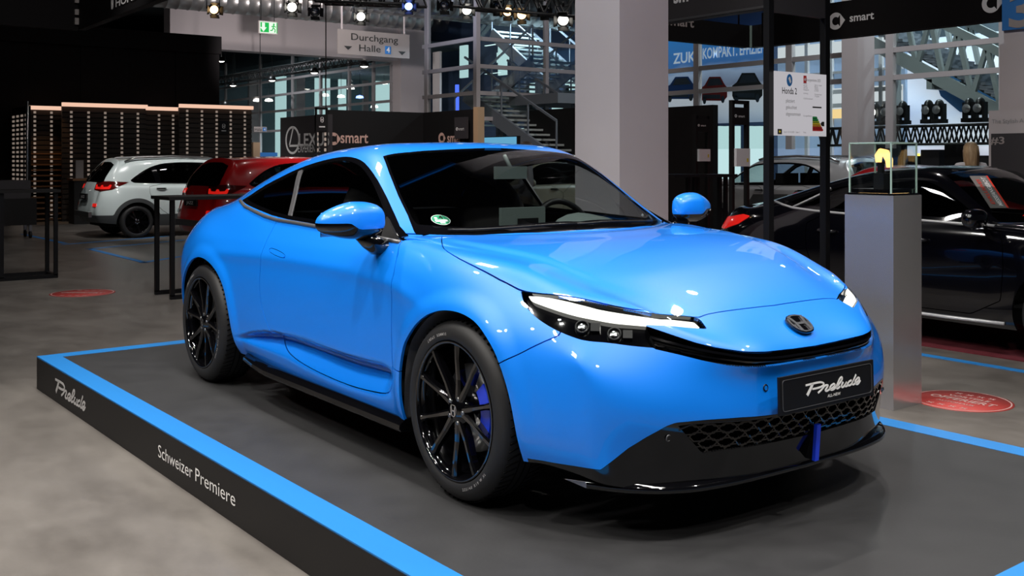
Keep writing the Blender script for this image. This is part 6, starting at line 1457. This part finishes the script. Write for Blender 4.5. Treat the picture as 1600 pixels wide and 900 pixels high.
# ---- smart info stands behind the column, low black fences ----
def frame_stand(x, y, w_, z1, zb0, zb1, label, sheet=None, ax='y'):
    t = empty('info_stand', (x,y,0), 0, label, 'sign', 'slim black info stands')
    f_ = (lambda yy, z: (0,yy,z)) if ax == 'y' else (lambda yy, z: (yy,0,z))
    dim = (lambda d, hh: (.05,d,hh)) if ax == 'y' else (lambda d, hh: (d,.05,hh))
    for s in (-.5,.5): MB().box(f_(s*w_,z1/2), dim(.04,z1)).build('post', 'panel_black', t)
    MB().box(f_(0,z1-.02), dim(w_,.04)).build('top_rail', 'panel_black', t); MB().box(f_(0,(zb0+zb1)/2), dim(w_-.04,zb1-zb0)).build('board', 'panel_black', t)
    fr_ = FX((.026,-w_*.18,(zb0+zb1)/2)) if ax == 'y' else FY((-w_*.18,-.026,(zb0+zb1)/2))
    mb = MB(); ring_mark(mb, fr_ @ Matrix.Translation((-.07*w_/.4,.0,0)), .028*w_/.4); add_text(mb, 'smart', fr_ @ Matrix.Translation((0,-.022*w_/.4,0)), .045*w_/.4, .17*w_/.4, 'l', 0, .002, .02); mb.build('lettering', 'letter_white', t)
    if sheet:
        s0, s1 = sheet; MB().box((.035,0,(s0+s1)/2) if ax == 'y' else (0,-.035,(s0+s1)/2), dim(w_*.92,s1-s0)).build('sheet', 'board_white', t)
        mb = MB(); mb.prism([(-.012,0),(.012,0),(.012,.04),(-.012,.04)], .001, FX((.0615,w_*.28,s0+.05)) if ax == 'y' else FY((w_*.28,-.0615,s0+.05))); mb.build('energy_mark', 'print_yellow', t)
    MB().box((0,0,.012), (.36,.36,.022)).build('foot_plate', 'panel_black', t)
zz = lambda v, d: 1.485+(249-v)*d/1615.2
p = at(1155,249,11.5); frame_stand(p[0], p[1], .245, zz(157,11.5), zz(195,11.5), zz(168,11.5), 'slim black sign stand with a white sheet, left of the info totem', (zz(260,11.5), zz(232,11.5)))
p = at(1096,249,13.2); frame_stand(p[0], p[1], .22, zz(181,13.2), zz(206,13.2), zz(186,13.2), 'slim black sign stand with a white sheet, just right of the column', (zz(252,13.2), zz(233,13.2)))
a, b_ = ony(1000,170,9.6), ony(1114,170,9.6); t = empty('stand_wall', (a[0],9.6,0), 0, 'black stand wall right of the square column', 'wall'); MB().box(((b_[0]-a[0])/2,.06,a[2]/2), (b_[0]-a[0],.12,a[2])).build('board', 'panel_black', t)
for u, d, lab in ((1062,10.3,'low black tube fence nearest the square column'),(1112,10.6,'low black tube fence in front of the silver crossover')):
    p = at(u,249,d); t = empty('tube_fence', (p[0],p[1],0), 0, lab, 'fence')
    h_ = zz(272,d); L_ = .42
    for x in (-L_/2,L_/2,L_/2-.09): MB().box((0,x,h_/2), (.035,.035,h_)).build('post', 'satin_black', t)
    MB().box((0,0,h_-.015), (.3,L_+.03,.03)).build('top_rail', 'satin_black', t); MB().box((0,0,.02), (.25,L_,.035)).build('foot_rail', 'satin_black', t)
# ---- marks on the hall floor ----
pbsdf('tape_blue', (.02,.20,.55), .5); pbsdf('sticker_red', (.42,.05,.045), .5); pbsdf('sticker_print', (.55,.36,.34), .5); pbsdf('carpet_red', (.10,.004,.012), .85)
def tape(pts, w_, label):
    mb = MB()
    for a, b in zip(pts, pts[1:]):
        a, b = np.array(a), np.array(b); d = (b-a)/np.linalg.norm(b-a); n = np.array((-d[1],d[0]))*w_/2; a = a-d*w_/2; b = b+d*w_/2
        mb.prism([tuple(a+n),tuple(a-n),tuple(b-n),tuple(b+n)], .002, Matrix.Translation((0,0,.001)))
    o = mb.build('floor_tape', 'tape_blue'); tag(o, label, 'tape', 'blue tape lines on the hall floor'); return o
g3 = lambda u, v: tuple(onz(u,v,0)[:2])
tape([(-6.,4.17),(3.5,4.13)], .09, 'long blue tape line in front of the black fastback')
tape([g3(288,400),g3(225,410),g3(140,389),g3(288,375)], .10, 'blue tape rectangle on the floor before the red hatchback')
tape([g3(36,366),g3(100,380)], .10, 'short blue tape line left of the white hatchback'); tape([g3(100,382),g3(262,369)], .08, 'blue tape line running below the white hatchback')
def floor_sticker(c, r, rot, label, words):
    t = empty('floor_sticker', (c[0],c[1],.001), 0, label, 'sticker'); mb = MB(); mb.lathe([(.001,.002),(r,.002),(r,0)], 48); mb.build('disc', 'sticker_red', t)
    mb = MB(); mb.lathe([(r*.93,.003),(r*.96,.003)], 48)
    for i, (s_, y, h_, w_) in enumerate(words): add_text(mb, s_, FZ((0,0,.003), rot) @ Matrix.Translation((0,y*r,0)), h_*r, w_*r, 'c', 0, .0008, .02)
    for sg_ in (-1,1):
        for k in range(4):
            f_ = FZ((0,0,.003), rot) @ Matrix.Translation(((-.36+.24*k)*r,sg_*.62*r-.05*r,0))
            for d_ in (-1,1): mb.ribbon([(-.06*r,d_*.05*r),(.06*r,-d_*.05*r)], .025*r, .0008, f_, 0, 2)
    mb.build('sticker_print', 'sticker_print', t)
c = (onz(1440,625,0)+onz(1568,628,0))/2; floor_sticker(c, .29, .05, 'round red floor sticker reading OFFERIERT right of the pedestal', (('VORTEILE',.22,.15,.9),('OFFERIERT',-.10,.24,1.4),('AUTOHAUS',-.36,.10,.8)))
c = (onz(93,458,0)+onz(165,458,0))/2; floor_sticker(c, .34, .9, 'round red floor sticker on the dark floor left of the stage', (('OFFERIERT',-.10,.24,1.4),))
mb = MB(); mb.box((-1.0,5.36,.006), (5.2,1.75,.010)); o = mb.build('car_carpet', 'carpet_red'); tag(o, 'dark red carpet under the black fastback', 'carpet')
bd.location.z += .0125
# ---- visitors ----
def person(name, loc, rz, h, label, top, legs, hair, joints=None, hair_len=.2, hold=None):
    """one continuous skinned figure, hair and clothes as children"""
    root = empty(name, (loc[0],loc[1],0), rz, label, 'person'); k = h/1.75
    J = dict(pelvis=(0,0,.95),belly=(0,.01,1.10),chest=(0,.0,1.30),neck=(0,.0,1.47),nb=(0,.015,1.53),head=(0,.03,1.63),crown=(0,.02,1.71))
    S = [-1,1]; A = joints or {}
    E_ = [('pelvis','belly'),('belly','chest'),('chest','neck'),('neck','nb'),('nb','head'),('head','crown')]; Rd = dict(pelvis=(.15,.115),belly=(.135,.10),chest=(.165,.115),neck=(.06,.06),nb=(.052,.055),head=(.078,.095),crown=(.06,.07))
    for s, n in zip(S, 'rl'):
        J.update({'sh'+n:(s*.17,0,1.41),'el'+n:A.get('el'+n,(s*.235,-.03,1.13)),'wr'+n:A.get('wr'+n,(s*.235,.07,.89)),'hip'+n:(s*.09,0,.90),'kn'+n:(s*.10,.03,.50),'an'+n:(s*.10,-.03,.09),'to'+n:(s*.115,.13,.035)})
        E_ += [('chest','sh'+n),('sh'+n,'el'+n),('el'+n,'wr'+n),('pelvis','hip'+n),('hip'+n,'kn'+n),('kn'+n,'an'+n),('an'+n,'to'+n)]
        Rd.update({'sh'+n:(.065,.065),'el'+n:(.045,.045),'wr'+n:(.03,.026),'hip'+n:(.09,.095),'kn'+n:(.062,.062),'an'+n:(.043,.043),'to'+n:(.04,.03)})
    names = list(J); me = bpy.data.meshes.new('body'); me.from_pydata([tuple(c*k for c in J[n]) for n in names], [(names.index(a), names.index(b)) for a, b in E_], [])
    o = bpy.data.objects.new('body', me); link(o)
    md = o.modifiers.new('skin', 'SKIN'); sub = o.modifiers.new('sub', 'SUBSURF'); sub.levels = sub.render_levels = 2
    for i, n in enumerate(names):
        sv = me.skin_vertices[0].data[i]; sv.radius = tuple(r*k for r in Rd[n]); sv.use_root = n == 'pelvis'
    dg = bpy.context.evaluated_depsgraph_get(); em_ = bpy.data.meshes.new_from_object(o.evaluated_get(dg)); bpy.data.objects.remove(o)
    b = bpy.data.objects.new('body', em_); link(b); b.parent = root; em_.materials.clear()
    for m_ in ('skin', top, legs, 'rubber'): em_.materials.append(M[m_])
    for pz in em_.polygons:
        c = pz.center; z = c.z/k; pz.use_smooth = True
        arm = abs(c.x)/k > .19
        pz.material_index = 3 if z < .10 else (2 if z < .97 and not (arm and z > .80) else (1 if (z < 1.475 and not (arm and z < 1.02)) else 0))
    for s, n in zip(S, 'rl'):                # hands: palm with four unequal fingers and a thumb
        w_ = Vector(J['wr'+n]); e = Vector(J['el'+n]); d = (w_-e).normalized(); sd = Vector((0,1,0)) if abs(d.y) < .9 else Vector((0,0,1)); sd = (sd-d*sd.dot(d)).normalized()
        mb = MB(); mb.tube([w_*k, (w_+d*.05)*k, (w_+d*.09)*k], [.026*k,.036*k,.03*k], 8)
        for i, L_ in enumerate((.065,.075,.07,.055)): q = w_+d*.085+sd*(.03-.02*i); inn = Vector((-s,0,0))*.02; mb.tube([q*k, (q+d*L_*.5+inn*.2)*k, (q+d*L_+inn)*k], [.009*k,.008*k,.006*k], 6)
        q = w_+d*.035+sd*.03; mb.tube([q*k, (q+d*.03+sd*.025)*k, (q+d*.06+sd*.03)*k], [.011*k,.010*k,.007*k], 6); mb.build('hand', 'skin', b)
    # face: nose, eyes, mouth, ears
    mb = MB(); hd = Vector((0,.03,1.63)); Vv, Ff = cushion((0,.118,1.612), (.012,.018,.02), 2.); mb.add([tuple(c*k for c in v) for v in Vv], Ff, 0, True)
    for s in S: Vv, Ff = cushion((s*.084,.025,1.62), (.012,.022,.032), 2.); mb.add([tuple(c*k for c in v) for v in Vv], Ff, 0, True)
    mb.build('face', 'skin', b); mb = MB()
    for s in S: Vv, Ff = cushion((s*.033,.108,1.64), (.013,.008,.007), 2.); mb.add([tuple(c*k for c in v) for v in Vv], Ff)
    Vv, Ff = cushion((0,.112,1.575), (.025,.008,.005), 2.); mb.add([tuple(c*k for c in v) for v in Vv], Ff); mb.build('eyes_and_mouth', 'print_black', b)
    Vv, Ff = cushion((0,.0,1.665), (.088,.102,.085), 2.1); mb = MB(); mb.add([tuple(c*k for c in v) for v in Vv], Ff, 0, True)
    if hair_len > .1:
        for i in range(13):
            a = PI+PI*(i+.5)/13; x, y = .066*math.cos(a), .070*math.sin(a)
            mb.tube([(x*k,y*k,1.69*k),(x*1.12*k,(y*1.15-.01)*k,1.58*k),(x*1.0*k,(y*1.25-.02)*k,(1.58-hair_len*.6)*k),(x*.6*k,(y*1.3-.03)*k,(1.58-hair_len)*k)], [.03*k,.034*k,.028*k,.012*k], 6)
    mb.build('hair', hair, b); return root, J, k
pbsdf('skin', (.50,.30,.22), .6); noise_mat('hair_blonde', (.30,.19,.09), (.52,.38,.22), 40., .5, 4, 0, (1,1,.15)); pbsdf('hair_brown', (.05,.03,.02), .5); pbsdf('cloth_white', (.62,.60,.62), .8); pbsdf('cloth_dark', (.03,.03,.04), .8); pbsdf('cloth_beige', (.42,.33,.25), .8)
p = at(1517,249,13.6); person('person', p, .75, 1.72, 'woman with long blonde hair and white top seen from behind, beyond the black car', 'cloth_white', 'cloth_dark', 'hair_blonde', None, .26)
p = at(822,249,14.5); r_, J_, k_ = person('person', p, 2.3, 1.74, 'person in a light top and pale trousers seen through the windscreen beside the cream crossover', 'cloth_white', 'cloth_beige', 'hair_brown', {'elr':(-.24,.02,1.12),'wrr':(-.20,.24,1.08)}, .05)
